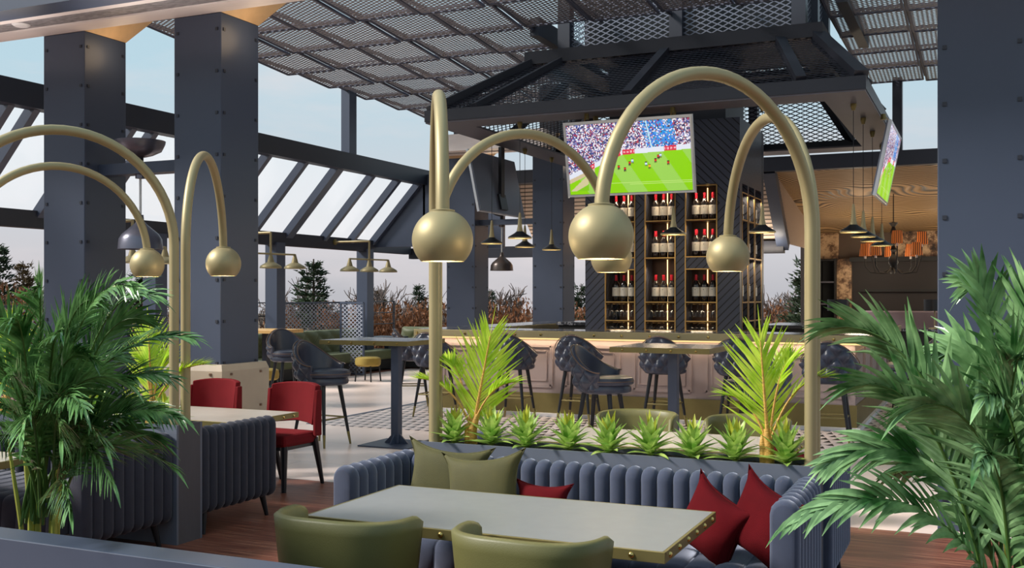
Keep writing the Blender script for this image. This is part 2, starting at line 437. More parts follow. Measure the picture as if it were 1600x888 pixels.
# roof of perforated panels -------------------------------------------
RZ = 5.3; RX = -10.75; RYB = 19.6
BOX = (-5.45, -2.2, 14.0, 16.2)
pan, rim = MB(), MB()
PW, PL = .98, 1.22
ny = 9; nx = 14
for j in range(ny):
    y1 = RYB-j*PL; y0 = y1-PL
    for i in range(nx):
        x0 = RX+i*PW + (0 if True else 0); x1 = x0+PW
        if x1 > BOX[0]-.1 and x0 < BOX[1]+.1 and y1 > BOX[2]-.1 and y0 < BOX[3]+.1: continue
        g = .03; za, zb = RZ+.015+(i % 2)*.02, RZ+.1+(i % 2)*.02
        a, b, c, d = (x0+g, y0+g, zb), (x1-g, y0+g, zb), (x1-g, y1-.07, za), (x0+g, y1-.07, za)
        w, l = PW-2*g, PL-g-.07
        pan.quad(a, b, c, d, [(0, 0), (w, 0), (w, l), (0, l)])
        for p, q in ((a, b), (b, c), (c, d), (d, a)): rim.beam(p, q, .032, .03)
struct('ceiling', pan, M['perf_roof'])
struct('ceiling_frame', rim, mat('grey panel frame', (92,97,114), .5, .1, .05, 3))
fr = MB()
for i in range(nx+1):
    x = RX+i*PW
    if BOX[0] < x < BOX[1]:
        fr.box(x-.02, x+.02, RYB-ny*PL, BOX[2]-.1, RZ+.1, RZ+.15).box(x-.02, x+.02, BOX[3]+.1, RYB, RZ+.1, RZ+.15)
    else: fr.box(x-.02, x+.02, RYB-ny*PL, RYB, RZ+.1, RZ+.15)
# rafters above
struct('ceiling_rails', fr, M['steel_dark'])
of = MB()
of.beam((BOX[1]+.55, BOX[2]-.2, RZ+.12), (BOX[1]+.55, BOX[3]+.3, RZ+.12), .14, .26).beam((BOX[0]-.4, BOX[2]-.2, RZ+.12), (BOX[0]-.4, BOX[3]+.3, RZ+.12), .14, .26)
struct('ceiling_opening', of, M['steel_dark'])

# side lean-to ---------------------------------------------------------
EX, EZ = RX, 4.12       # eaves beam
LX, LZ = -12.0, 2.72    # lower beam
struct('beam', MB().box(EX-.1, EX+.1, 2.0, RYB, EZ-.22, EZ+.09), M['steel_dark'])
struct('beam', MB().box(LX-.09, LX+.09, 2.0, 20.9, LZ-.2, LZ+.04), M['steel_dark'])
ys = sorted([at_x(px, py, EX).y for px, py in ((425,228),(482,246),(534,257),(587,268),(627,276),(659,283))] + [at_x(px, py, EX).y for px, py in ((212,188),(246,195),(60,160),(20,150))] + [10.6, 3.4, 4.6, 5.8, 7.0])
wide = at_x(534, 257, EX).y
for y in ys:
    w = .2 if abs(y-wide) < .02 else .1
    struct('rafter', MB().beam((EX, y, EZ-.1), (LX, y, LZ-.05), w, .14), M['steel'])
gl = MB()
yy = [2.0]+ys
for a, b in zip(yy[:-1], yy[1:]):
    gl.quad((EX, a+.03, EZ+.0), (EX, b-.03, EZ+.0), (LX, b-.03, LZ+.05), (LX, a+.03, LZ+.05))
struct('window_1', gl, M['frosted'])
yg = ys[-1]
struct('wall_gable', MB().prism([(EX+.05, yg+.05, EZ), (LX, yg+.05, LZ-.1), (EX+.05, yg+.05, LZ-.1)], (0, .1, 0)).box(EX, -8.9, yg+.05, yg+.15, 2.55, EZ), M['steel'])
for y in (6.6, 9.75, 12.9, 16.0, 19.1):
    struct('post', MB().box(LX-.13, LX+.13, y-.13, y+.13, 0, LZ-.15), M['steel'])
    MBp = MB().beam((LX+.1, y+.25, LZ-.1), (LX+.45, y+.25, LZ-.12), .08, .05)
for y in (16.55,): struct('post', MB().box(EX-.09, EX+.09, y-.12, y+.12, EZ, RZ+.1), M['steel'])
# back lean-to with slats
BY = RYB
struct('beam', MB().box(EX, 4.5, BY-.12, BY+.12, 3.86, 4.12), M['steel_dark'])
struct('beam', MB().box(-12, -3.6, 20.95, 21.15, 2.42, 2.66), M['steel_dark'])
struct('ceiling_slats', MB().prism([(-8.9, BY+.1, 4.0), (-8.9, 21.1, 2.68), (-8.9, 21.1, 2.62), (-8.9, BY+.1, 3.94)], (5.25, 0, 0)), M['slats'])
struct('beam', MB().beam((-3.62, BY, 3.9), (-3.62, 21.1, 2.55), .22, .2), M['steel'])
for x in (-7.6, -5.2): struct('post', MB().box(x-.1, x+.1, 20.95, 21.15, 0, 2.5), M['steel'])
for x in (-6.1, -3.9, -1.4, .9): struct('post', MB().box(x-.08, x+.08, BY-.1, BY+.1, 4.1, RZ+.1), M['steel_dark'])
# back restaurant building
struct('wall_side', MB().prism([(-3.6, BY+.12, 3.92), (-3.6, 21.15, 2.62), (-3.6, 25.0, 2.62), (-3.6, 25.0, 3.08)], (.05, 0, 0)), M['slats'])
ca, cb = (BY+.1, 3.86), (25.0, 3.0)
struct('ceiling_oak', MB().prism([(-3.55, ca[0], ca[1]), (-3.55, cb[0], cb[1]), (-3.55, cb[0], cb[1]+.08), (-3.55, ca[0], ca[1]+.08)], (8.1, 0, 0)), M['wave'])
struct('wall_back', MB().box(-3.7, 4.6, 25.0, 25.2, 0, 3.1), M['brown_wall'])
struct('wall_left', MB().box(-3.7, -3.56, 23.7, 25.0, 0, 3.3), M['dark_brown'])
def wallpanel(px0, px1, py0, py1, y, dep, m, name):
    a, b = at_y(px0, py0, y), at_y(px1, py1, y)
    return struct(name, MB().box(a.x, b.x, y-dep, y, max(0, b.z), a.z), m)
wallpanel(1276, 1311, 357, 406, 24.99, .06, M['marble_cream'], 'trim_1')
wallpanel(1395, 1475, 356, 404, 24.99, .06, M['marble_cream'], 'trim_2')
wallpanel(1309, 1332, 405, 640, 24.95, .2, M['marble_cream'], 'trim_3')
wallpanel(1332, 1480, 404, 640, 24.95, .08, M['dark_brown'], 'trim_4')
wallpanel(1330, 1480, 403, 408, 24.9, .3, M['shelf_black'], 'trim_5')
wallpanel(1345, 1480, 452, 456, 24.85, .12, M['shelf_black'], 'trim_6')
# railings: steel mesh panels on the open side
def mesh_screen(p0, p1, z0, z1, label, name='mesh_screen', pu=M['perf_screen']):
    p0, p1 = V(p0), V(p1); mid = (p0+p1)/2
    t = thing(name, label, 'screen', (mid.x, mid.y, z0)); L = (p1-p0).length
    a, b = V((p0.x, p0.y, z0+.03)), V((p1.x, p1.y, z0+.03)); u = V((0,0,z1-z0-.06))
    MB().quad(a, b, b+u, a+u, [(0,0),(L,0),(L,z1-z0),(0,z1-z0)]).build('mesh_panel', pu, t)
    f = MB(); c, d = b+u, a+u
    for p, q in ((a, b), (b, c), (c, d), (d, a)): f.beam(p, q, .035, .035, (0,0,1) if abs(p.z-q.z) < .01 else (0,1,0))
    f.build('frame', M['steel'], t)
    return t
mesh_screen((-12.35, 16.3, 0), (-12.35, 18.85, 0), 0, 1.47, 'long perforated metal railing panel between two posts, behind the green sofa')
mesh_screen((-11.85, 17.95, 0), (-11.17, 17.72, 0), 0, 1.47, 'narrow tall perforated screen standing on the floor beside the green sofa end')
mesh_screen((-12.35, 10.0, 0), (-12.35, 12.65, 0), 0, 1.47, 'perforated railing panel at the left edge behind the palm')
mesh_screen((-12.35, 13.15, 0), (-12.35, 15.0, 0), 0, 1.47, 'perforated railing panel glimpsed between the two big left columns')
mesh_screen((-12.35, 6.9, 0), (-12.35, 9.5, 0), 0, 1.47, 'perforated railing panel nearest the camera on the left')
for k, (y0, y1) in enumerate(((15.05, 16.25), (12.7, 13.1), (18.9, 20.9))):
    t = thing('cable_rail', ('dark cable railing beside the post left of the perforated panel', 'dark cable railing glimpsed between the big left columns', 'dark cable railing at the far corner behind the green sofa')[k], 'railing', (-12.35, (y0+y1)/2, 0))
    for z in (1.45, 1.2, .95): MB().tube([(-12.35, y0, z), (-12.35, y1, z)], .012, 6).build('cable', M['black_leg'], t)
    for y in (y0+.02, y1-.02): MB().box(-12.37, -12.33, y-.02, y+.02, 0, 1.47).build('upright', M['black_leg'], t)
# ================================================================ HOOD over the bar
HX0, HX1, HY0, HY1, HZ0 = -6.75, -1.2, 12.2, 17.3, 3.86
UX0, UX1, UY0, UY1, UZ = -5.9, -1.85, 13.55, 16.55, 4.92
hood = thing('extractor_hood', 'huge dark steel and mesh canopy hood hanging over the bar', 'hood', ((HX0+HX1)/2, (HY0+HY1)/2, HZ0))
def ring(x0, x1, y0, y1, z0, z1, w):
    m = MB(); m.box(x0, x1, y0, y0+w, z0, z1).box(x0, x1, y1-w, y1, z0, z1).box(x0, x0+w, y0+w, y1-w, z0, z1).box(x1-w, x1, y0+w, y1-w, z0, z1)
    return m
ring(HX0, HX1, HY0, HY1, HZ0+.02, HZ0+.17, .12).build('lower_rail', M['steel_dark'], hood)
ring(HX0+.01, HX1-.01, HY0+.01, HY1-.01, HZ0, HZ0+.025, .5).build('bottom_flange', M['flange'], hood)
ring(UX0, UX1, UY0, UY1, UZ-.09, UZ+.09, .16).build('upper_rail', M['steel_dark'], hood)
lo = [V((HX0+.06, HY0+.06, HZ0+.17)), V((HX1-.06, HY0+.06, HZ0+.17)), V((HX1-.06, HY1-.06, HZ0+.17)), V((HX0+.06, HY1-.06, HZ0+.17))]
up = [V((UX0+.06, UY0+.06, UZ-.08)), V((UX1-.06, UY0+.06, UZ-.08)), V((UX1-.06, UY1-.06, UZ-.08)), V((UX0+.06, UY1-.06, UZ-.08))]
for k in range(4):
    q = (k+1) % 4
    a, b, c, d = lo[k], lo[q], up[q], up[k]
    L = (b-a).length; Lt = (c-d).length; hgt = ((a+b)/2-(c+d)/2).length; o_ = (L-Lt)/2
    MB().quad(a, b, c, d, [(0,0), (L,0), (L-o_,hgt), (o_,hgt)]).build('mesh_slope', M['exp_dark'], hood)
    MB().beam(a, d, .16, .14).build('corner_strut', M['steel_dark'], hood)
    for f in (.12, .5, .88):
        MB().beam(a.lerp(b, f), d.lerp(c, f), .12, .12).build('strut', M['steel_dark'], hood)
bx0, bx1, by0, by1 = BOX
bz0, bz1 = UZ+.05, 7.0
ring(bx0-.25, bx1+.25, by0-.25, by1+.25, UZ-.02, UZ+.06, .4).build('box_base', M['steel_dark'], hood)
cor = [(bx0, by0), (bx1, by0), (bx1, by1), (bx0, by1)]
for k in range(4):
    a, b = V((*cor[k], 0)), V((*cor[(k+1) % 4], 0)); L = (b-a).length
    MB().quad((a.x,a.y,bz0), (b.x,b.y,bz0), (b.x,b.y,bz1), (a.x,a.y,bz1), [(0,0),(L,0),(L,bz1-bz0),(0,bz1-bz0)]).build('mesh_side', M['exp_light'], hood)
    for f in (0, .5):
        p = a.lerp(b, f); MB().box(p.x-.09, p.x+.09, p.y-.09, p.y+.09, bz0, bz1).build('box_post', M['steel_dark'], hood)
MB().box(bx0+.2, bx1-.2, by0+.35, by1-.2, bz0+.02, bz1).build('duct', M['black_plastic'], hood)
MB().box(-5.0, -3.3, 14.6, 15.8, HZ0+.05, UZ).build('flue', M['steel_dark'], hood)

def point(loc, e, c=(1,.78,.48), r=.05):
    l = bpy.data.lights.new('lamp_or_fill_light', 'POINT'); l.energy = e; l.color = c; l.shadow_soft_size = r
    o = bpy.data.objects.new('lamp_or_fill_light', l); COL.objects.link(o); o.location = loc; return o
def area(loc, e, sx, sy, rot=(0,0,0), c=(1,.8,.55)):
    l = bpy.data.lights.new('strip_or_fill_light', 'AREA'); l.energy = e; l.color = c; l.shape = 'RECTANGLE'; l.size = sx; l.size_y = sy
    o = bpy.data.objects.new('strip_or_fill_light', l); COL.objects.link(o); o.location = loc; o.rotation_euler = rot; return o
# ================================================================ WINE TOWER
TX0, TX1, TY0, TY1 = -5.27, -3.04, 14.31, 16.0
TT = 4.02
tower = thing('wine_tower', 'dark diagonal clad tower with brass framed bottle niches behind the bar', 'shelving', ((TX0+TX1)/2, (TY0+TY1)/2, 0))
def tz(py, d=14.7): return CH+(HZ-py)/FPX*d
def tx(px): return at_y(px, 400, TY0).x
ncols = [(tx(946), tx(992)), (tx(1008), tx(1055)), (tx(1071), tx(1120))]
rows = [tz(515.5)-.01, tz(502)-.0, tz(472.5), tz(403), tz(345), tz(292)]  # shelf heights from below
DEP = .36
core = MB().box(TX0+DEP+.03, TX1-DEP-.03, TY0+DEP+.03, TY1, 0, TT)
core.build('core', M['niche'], tower)
fp = MB(); xs = [TX0]+[v for c in ncols for v in c]+[TX1]
zb, zt = rows[0]-.02, rows[5]+.02
for k in range(0, 8, 2):
    fp.box(xs[k], xs[k+1] if k < 6 else TX1-DEP+.14, TY0, TY0+DEP, zb, zt)
fp.box(TX0, TX1, TY0, TY0+DEP, zt, TT).box(TX0, TX1, TY0, TY0+DEP, 0, zb)
gapz = (tz(421), tz(402))
fp.box(ncols[2][0], ncols[2][1], TY0, TY0+DEP, gapz[0], gapz[1]); fp.box(ncols[0][0], ncols[0][1], TY0, TY0+DEP, gapz[0], gapz[1])
# right flank with three slim niches
sc = [(TY0+.16, TY0+.52), (TY0+.6, TY0+.98), (TY0+1.06, TY0+1.5)]
ysr = [TY0+DEP-.36]+[v for c in sc for v in c]+[TY1]
for k in range(0, 8, 2): fp.box(TX1-DEP+.14, TX1, max(ysr[k], TY0), ysr[k+1], zb, zt)
fp.box(TX1-DEP, TX1, TY0+DEP, TY1, zt, TT).box(TX1-DEP, TX1, TY0+DEP, TY1, 0, zb).box(TX0, TX0+DEP, TY0+DEP, TY1, 0, TT)
fp.build('cladding', M['clad'], tower)
SH = []
for ci, (x0, x1) in enumerate(ncols):
    f = MB(); g = .014
    zz = list(rows)
    for x in (x0, x1): f.box(x-g/2, x+g/2, TY0-.012, TY0+.02, rows[0], rows[5])
    lev = [rows[0], rows[1], rows[2], rows[3] if ci == 1 else gapz[1], rows[4], rows[5]]
    if ci != 1: lev.append(gapz[0])
    for z in lev: f.box(x0, x1, TY0-.012, TY0+.02, z-g/2, z+g/2)
    f.build('niche_frame', M['gold_line'], tower)
    for z in (rows[1], rows[2], rows[3] if ci == 1 else gapz[1], rows[4]):
        MB().box(x0+.004, x1-.004, TY0+.021, TY0+DEP+.03, z-.016, z).build('shelf', M['niche'], tower)
    MB().box((x0+x1)/2-.005, (x0+x1)/2+.003, TY0+DEP+.012, TY0+DEP+.03, rows[0], rows[5]).build('light_strip', M['led'], tower)
for ci, (y0, y1) in enumerate(sc):
    f = MB(); g = .014
    for y in (y0, y1): f.box(TX1-.004, TX1+.005, y-g/2, y+g/2, rows[0], rows[5]-.1)
    for z in rows[:5]+[rows[5]-.1]: f.box(TX1-.004, TX1+.005, y0, y1, z-g/2, z+g/2)
    f.build('niche_frame', M['gold_line'], tower)
    area((TX1-.02, (y0+y1)/2, rows[5]-.13), 1.5, .05, .25)
    area((TX1-.02, (y0+y1)/2, rows[3]-.05), 1.5, .05, .25)
    for z in rows[1:5]: MB().box(TX1-DEP, TX1-.006, y0+.004, y1-.004, z-.016, z).build('shelf', M['niche'], tower)
# bottles
def make_bottle():
    t = thing('wine_bottle', '', 'bottle')
    r = .056; h = .385
    MB().lathe([(0,0),(r*.9,0),(r,.01),(r,.225),(r*.93,.25),(r*.6,.285),(.02,.31),(.019,h-.006),(.021,h-.004),(.021,h),(0,h)], n=16).build('glass_body', M['bottle'], t, smooth=True)
    MB().lathe([(r+.001,.085),(r+.0025,.085),(r+.0025,.21),(r+.001,.21)], n=18, cap=False).build('paper_label', M['wine_label'], t, smooth=True)
    MB().lathe([(.0215,.30),(.0225,.302),(.0225,h+.001),(.0,h+.002)], n=12, cap=False).build('foil_capsule', M['capsule'], t, smooth=True)
    e = MB()
    for zz, w in ((.178, .006),):
        for sgn in (-1,):
            e.box(-w, w, -(r+.0045), -(r+.002), zz-.003, zz+.003)
    e.build('print', M['dark_brown'], t)
    return t
bot = make_bottle(); used = [False]
def put_bottle(x, y, z, label, rz, grp):
    if not used[0]:
        used[0] = True; bot.location = (x, y, z); bot.rotation_euler = (0,0,rz); bot['label'] = label; bot['group'] = grp; return bot
    return copy_tree(bot, (x, y, z), rz, label, grp)
cn = ('left', 'middle', 'right'); pn = ('left', 'centre', 'right')
for ci, (x0, x1) in enumerate(ncols):
    for zi, (z, rn) in enumerate(((rows[4], 'top'), (rows[3] if ci == 1 else gapz[1], 'middle'), (rows[2], 'lowest'))):
        for k in range(3):
            x = x0+(x1-x0)*(.27+.27*k)
            put_bottle(x, TY0+.13, z, 'wine bottle, %s of three, %s bottle shelf, %s niche column of the tower front' % (pn[k], rn, cn[ci]), 0, 'wine bottles in the tower front')
for ci, (y0, y1) in enumerate(sc):
    for z, rn in ((rows[4], 'top'), (rows[3], 'middle'), (rows[2], 'lowest')):
        put_bottle(TX1-.075, (y0+y1)/2-.0, z, 'wine bottle on the %s shelf of the tower flank, %s niche from the front corner' % (rn, ORD[ci]), PI/2, 'wine bottles in the tower flank')
# hanging stemware
def make_glass():
    return MB().lathe([(0,.0),(.045,-.002),(.045,-.006),(.008,-.012),(.005,-.075),(.02,-.085),(.04,-.115),(.042,-.15),(.036,-.19)], n=12, cap=False)
g0 = make_glass().build('wine_glass', M['clear'], None, smooth=True)
gi = 0; first = True
for ci, (x0, x1) in enumerate(ncols):
    rk = MB()
    for z in (rows[2]-.018, rows[1]-.018):
        for k in range(6): rk.box(x0+.02+(x1-x0-.04)*k/5-.004, x0+.02+(x1-x0-.04)*k/5+.004, TY0+.05, TY0+DEP-.04, z-.016, z-.004)
    rk.build('glass_rack', M['gold_line'], tower)
    for z, rn, nn in ((rows[2]-.02, 'upper', 5), (rows[1]-.0205, 'lower', 5)):
        for k in range(nn):
            o = g0 if first else g0.copy()
            if not first: COL.objects.link(o)
            first = False
            o.location = (x0+.02+(x1-x0-.04)*(k+.5)/nn, TY0+.1+.03*(k % 2), z); o.scale = (1,1,1 if rn == 'upper' else .55)
            tag(o, 'stemmed glass hanging in the %s rack of the %s tower niche column, %s from left' % (rn, cn[ci], ORD[k]), 'glass', 'glasses hanging in the tower racks')
for x0, x1 in ncols:
    for z, e_ in ((rows[1]-.05, .35), (rows[2]-.05, .7), (rows[3]-.1, 2.6), (rows[4]-.05, 2.6), (rows[5]-.05, 2.6)): area(((x0+x1)/2, TY0+.03, z), e_, .3, .04, (-.35, 0, 0))

# ================================================================ BAR ISLAND
BX0, BX1, BYF, BYB = -6.95, -1.38, 12.82, 17.1
bar = thing('bar_counter', 'long island bar with brass edged top and lilac grey panelled front', 'bar', ((BX0+BX1)/2, BYF, 0))
def uring(e, z0, z1, w):   # ring of width w offset outward by e
    return ring(BX0-e, BX1+e, BYF-e, BYB+e, z0, z1, w+e)
uring(0, .3, 1.02, .5).build('body', M['panel_bar'], bar)
uring(.02, .045, .31, .5).build('brass_plinth', M['brass_dark'], bar)
uring(.06, 0, .05, .5).build('base_step', M['cream_white'], bar)
uring(.2, 1.04, 1.13, .55).build('brass_edge_top', M['brass'], bar, bevel=.004)
uring(.17, 1.131, 1.136, .52).build('marble_inlay', M['marble_black'], bar)
uring(.12, 1.018, 1.038, .5).build('light_strip', M['led_soft'], bar)
for k in range(17):
    MB().lathe([(.02, 0), (.017, .007), (0, .012)], n=8).build('stud', M['stud'], bar, smooth=True, local=True)
for k, o in enumerate([o for o in bar.children if o.name.startswith('stud')]):
    o.location = V((BX0-.15+k*(BX1-BX0+.3)/16, BYF-.2, 1.085))-world_loc(bar); o.rotation_euler = (PI/2, 0, 0)
npan = 6; pw = (BX1-BX0)/npan
for k in range(npan):
    x0 = BX0+k*pw+.1; x1 = x0+pw-.2
    f = MB()
    for a, b in (((x0,.4),(x1,.4)), ((x1,.4),(x1,.93)), ((x1,.93),(x0,.93)), ((x0,.93),(x0,.4))):
        f.beam((a[0], BYF-.006, a[1]), (b[0], BYF-.006, b[1]), .04, .02, (0,1,0))
    for a, b in (((x0+.07,.47),(x1-.07,.47)), ((x1-.07,.47),(x1-.07,.86)), ((x1-.07,.86),(x0+.07,.86)), ((x0+.07,.86),(x0+.07,.47))):
        f.beam((a[0], BYF-.004, a[1]), (b[0], BYF-.004, b[1]), .015, .012, (0,1,0))
    f.build('panel_moulding', M['panel_bar'], bar)
for k in range(5):
    y0 = BYF+.1+k*.9
    f = MB()
    for a, b in (((y0,.4),(y0+.75,.4)), ((y0+.75,.4),(y0+.75,.93)), ((y0+.75,.93),(y0,.93)), ((y0,.93),(y0,.4))):
        f.beam((BX1+.006, a[0], a[1]), (BX1+.006, b[0], b[1]), .04, .02, (1,0,0))
    f.build('panel_moulding', M['panel_bar'], bar)
for ax in (-10.2, -5.0, .2): area((ax, 6.95, 3.75), 16, 4.6, .1, (PI, 0, 0), (1,.93,.88))  # added fill lights brightening the pale soffit from below, no fixture there
area(((BX0+BX1)/2, BYF-.06, 1.012), 12, BX1-BX0, .03, (0,0,0), (1,.82,.6))
area((-6.2, 20.7, 2.5), 40, 5.2, .06, (math.radians(150), 0, 0), (1,.86,.7))  # added fill light aimed up at the back slats, not a real strip
for (cx1, cy0, cs, ct, _c) in COLS:
    if cx1 < 0: point((cx1+.24, cy0+.3, ct-.16), 3.0, (1,.72,.45), .16)
for nm, x0, x1, y0, y1, lb in (('back_counter', -6.2, -5.35, 15.6, 16.6, 'black marble back counter left of the wine tower'), ('back_counter', -2.9, -2.1, 15.2, 16.6, 'black marble back counter right of the wine tower')):
    t = thing(nm, lb, 'counter', ((x0+x1)/2, (y0+y1)/2, 0))
    MB().box(x0, x1, y0, y1, 0, 1.12).build('cabinet', M['shelf_black'], t); MB().box(x0-.03, x1+.03, y0-.03, y1+.03, 1.12, 1.17).build('marble_top', M['marble_black'], t, bevel=.005)

# ================================================================ TELEVISIONS
def picture_mesh(w, h, nx_=220, ny_=124):
    rr = random.Random(3)
    me = bpy.data.meshes.new('screen'); vs = []; fs = []
    for j in range(ny_+1):
        for i in range(nx_+1): vs.append((w*(i/nx_-.5), 0, h*(j/ny_-.5)))
    for j in range(ny_):
        for i in range(nx_):
            a = j*(nx_+1)+i; fs.append((a, a+1, a+nx_+2, a+nx_+1))
    me.from_pydata(vs, [], fs)
    ca = me.color_attributes.new('Picture', 'FLOAT_COLOR', 'CORNER')
    pl = [(.42,.33,0),(.47,.30,0),(.51,.38,0),(.53,.41,1),(.64,.36,1),(.67,.32,2),(.72,.40,0),(.74,.45,0),(.76,.47,1),(.82,.36,0),(.35,.38,1)]
    cell = {}
    def colr(u, v):
        # pitch edge: left it climbs steeply, right nearly level
        ed = .54+.06*(u-.45) if u > .45 else .54-(.45-u)*.72
        bd = ed+.07
        if v > bd:
            k = (int(u*110), int(v*62))
            if k not in cell:
                if .63 < u+.12*(v-.8) < .88 and rr.random() < .62: cell[k] = (rr.randint(20,80), rr.randint(110,170), rr.randint(200,245))
                else: cell[k] = rr.choice([(235,232,240),(60,70,140),(180,160,190),(210,190,200),(40,44,90),(170,60,80),(120,130,190),(245,245,250),(96,90,110)])
            if abs(u-(.66+.1*(.95-v))) < .006: return (190,225,235)
            return cell[k]
        if v > ed:
            b = int(u*9)
            if b in (1, 3, 4, 7) and .1 < (u*9) % 1 < .98: 
                return (250,225,232) if (int(u*260) % 7 in (2,4) and .3 < (v-ed)/.07 < .7) else (214,40,72)
            return (222,226,238)
        if u < .22 and v > ed-.06+.02*u: return (205,186,150)
        for (pu, pv, c) in pl:
            du, dv = (u-pu), (v-pv)
            if abs(du) < .009 and 0 < dv < .065:
                if dv > .055: return (60,36,30)
                if dv > .03: return ((206,48,30), (206,226,240), (235,170,40))[c]
                if dv > .018: return ((40,30,60), (120,160,210), (20,20,24))[c]
                return (90,60,50) if (abs(du) > .003) else (140,200,30)
        if u < .16 and .05 < v < .24*u/.16+.04: return (206,196,150) if v > .9*u else (126,196,20)
        if abs(v-.145) < .004 and u > .28 or abs(v-.115) < .004 and u > .5: return (190,225,120)
        s = int((u+.35*v)*6.2) % 2
        return ((138,206,6), (152,206,84))[s]
    n = 0
    for j in range(ny_):
        for i in range(nx_):
            c = lin(colr((i+.5)/nx_, (j+.5)/ny_))
            for k in range(4): ca.data[n].color = c; n += 1
    me.materials.append(M['picture']); return me
PIC = picture_mesh(1.57, .86)
def tv(label, loc, rz, tilt, hang, bar_=False, wires=None):
    t = thing('television', label, 'television', loc, rz)
    rot = Matrix.Rotation(tilt, 4, 'X')
    def bl(mb, n, m, par=None, **k):
        mb.v = [rot @ p for p in mb.v]; return mb.build(n, m, par or t, local=True, **k)
    bl(MB().box(-.81,.81,.004,.05,-.46,.46), 'casing', M['tv_back'], bevel=.006)
    fr_ = MB()
    for a in ((-.81,.81,-.012,.004,-.46,-.435), (-.81,.81,-.012,.004,.435,.46), (-.81,-.787,-.012,.004,-.435,.435), (.787,.81,-.012,.004,-.435,.435)): fr_.box(*a)
    bl(fr_, 'bezel', M['tv_edge'])
    ed = MB()
    for a in ((-.822,.822,-.006,.03,.46,.47), (-.822,-.811,-.006,.03,-.47,.46), (.811,.822,-.006,.03,-.47,.46)): ed.box(*a)
    bl(ed, 'bright_edge', M['tv_edge'])
    s = bpy.data.objects.new('screen', PIC); COL.objects.link(s); s.parent = t; s.matrix_local = rot; s.location = rot @ V((0,-.003,0))
    if bar_:
        MB().box(-.06, .06, .075, .125, -.36, hang).build('hanging_bar', M['black_plastic'], t, local=True)
        bl(MB().box(-.12,.12,.05,.085,-.4,-.16), 'bracket', M['black_plastic'])
    else:
        for x in (-.55, .55):
            p = rot @ V((x, .02, .46))
            MB().tube([p, (x, .02, hang)], .006, 6).build('hanging_wire', M['gold_line'], t, local=True)
            MB().lathe([(.035, hang-.07), (.03, hang-.02), (.03, hang)], (x,.02,0), 10).build('ceiling_cup', M['brass_dark'], t, local=True)
    return t
tv('large television facing the terrace showing a football match', (-3.985, 12.34, 3.285), 0, .2, HZ0-3.285)
tv('television on the right seen edge-on, showing a sliver of green pitch', (-1.14, 14.45, 3.285), PI/2, .2, HZ0-3.285, wires=1)
tv('television on the left seen from behind, grey casing on a black hanging bar', (-6.86, 14.65, 3.28), -PI/2, .2, HZ0-3.28, True)
# ================================================================ PENDANTS, DOMES, WALL LAMPS
def make_pendant():
    t = thing('cone_pendant', '', 'pendant lamp')   # origin at bottom of shade
    MB().lathe([(.012,.34),(.018,.3),(.03,.16),(.045,.09)], n=16).build('cone', M['brass'], t, smooth=True)
    MB().lathe([(.045,.095),(.075,.07),(.14,.032),(.155,.022),(.155,.012),(.14,.016),(.05,.03),(.0,.03)], n=24).build('shade', M['black_leg'], t, smooth=True)
    MB().lathe([(.15,.0),(.158,.006),(.158,.014),(.15,.014)], n=24, cap=False).build('rim', M['brass'], t, smooth=True)
    MB().lathe([(0,.012),(.12,.012),(.12,.02)], n=20).build('diffuser', M['glass_shade_in'], t)
    MB().tube([(0,0,.33),(0,0,HZ0-2.335)], .004, 6).build('cord', M['black_leg'], t)
    MB().lathe([(.02,HZ0-2.335-.08),(.035,HZ0-2.335-.03),(.035,HZ0-2.335)], n=10).build('ceiling_cup', M['brass_dark'], t)
    return t
pend = make_pendant()
PL_ = [(-5.55,12.6,'cone pendant nearest the left front corner of the hood'),(-4.5,12.6,'cone pendant under the hood front hidden behind the largest ball lamp'),(-3.49,12.6,'cone pendant in front of the middle wine niches'),(-2.41,12.6,'cone pendant near the front right corner of the wine tower'),
  (-6.5,13.75,'leftmost cone pendant below the left television'),(-6.5,14.95,'small cone pendant below the right edge of the left television'),(-6.5,16.05,'cone pendant hanging in front of the far steel column'),
  (-1.42,13.0,'nearest cone pendant of the row along the right side of the bar'),(-1.42,14.1,'second nearest cone pendant of the row along the right side'),(-1.42,15.3,'third cone pendant of the row along the right side'),(-1.42,16.75,'farthest cone pendant of the row along the right side')]
for k, (x, y, l) in enumerate(PL_):
    if k == 0: pend.location = (x, y, 2.335); tag(pend, l, None, 'cone pendants under the hood')
    else: copy_tree(pend, (x, y, 2.335), 0, l, 'cone pendants under the hood')
    point((x, y, 2.31), 3.5)
def dome(loc, zbeam, m, lab):
    t = thing('dome_pendant', lab, 'pendant lamp', loc)
    MB().lathe([(.03,.34),(.035,.28),(.06,.25),(.10,.215),(.175,.15),(.205,.1),(.215,.0),(.2,.0),(.19,.09),(.1,.18),(.0,.19)], loc, 28).build('shade', m, t, smooth=True)
    MB().lathe([(0,.02),(.19,.02),(.19,.03)], loc, 20).build('diffuser', M['soffit'], t)
    MB().tube([V(loc)+V((0,0,.34)), V((loc[0], loc[1], zbeam))], .012, 8).build('rod', M['white_rod'], t)
    MB().lathe([(.05,-.04),(.05,0)], (loc[0], loc[1], zbeam), 12).build('ceiling_cup', m, t)
    return t
def dish(loc, lab, m):
    t = thing('uplight_dish', lab, 'lamp', loc)
    MB().lathe([(.05,0),(.12,.02),(.2,.06),(.235,.13),(.24,.16),(.225,.16),(.18,.07),(0,.04)], loc, 28).build('bowl', m, t, smooth=True)
    MB().lathe([(.03,-.06),(.03,.02)], loc, 10).build('stem', M['black_leg'], t)
struct('beam', MB().box(-8.08, -6.95, 7.9, 8.06, 2.79, 2.9), M['steel'])
struct('beam', MB().box(-8.62, -7.46, 17.7, 17.86, 2.9, 3.0), M['steel'])
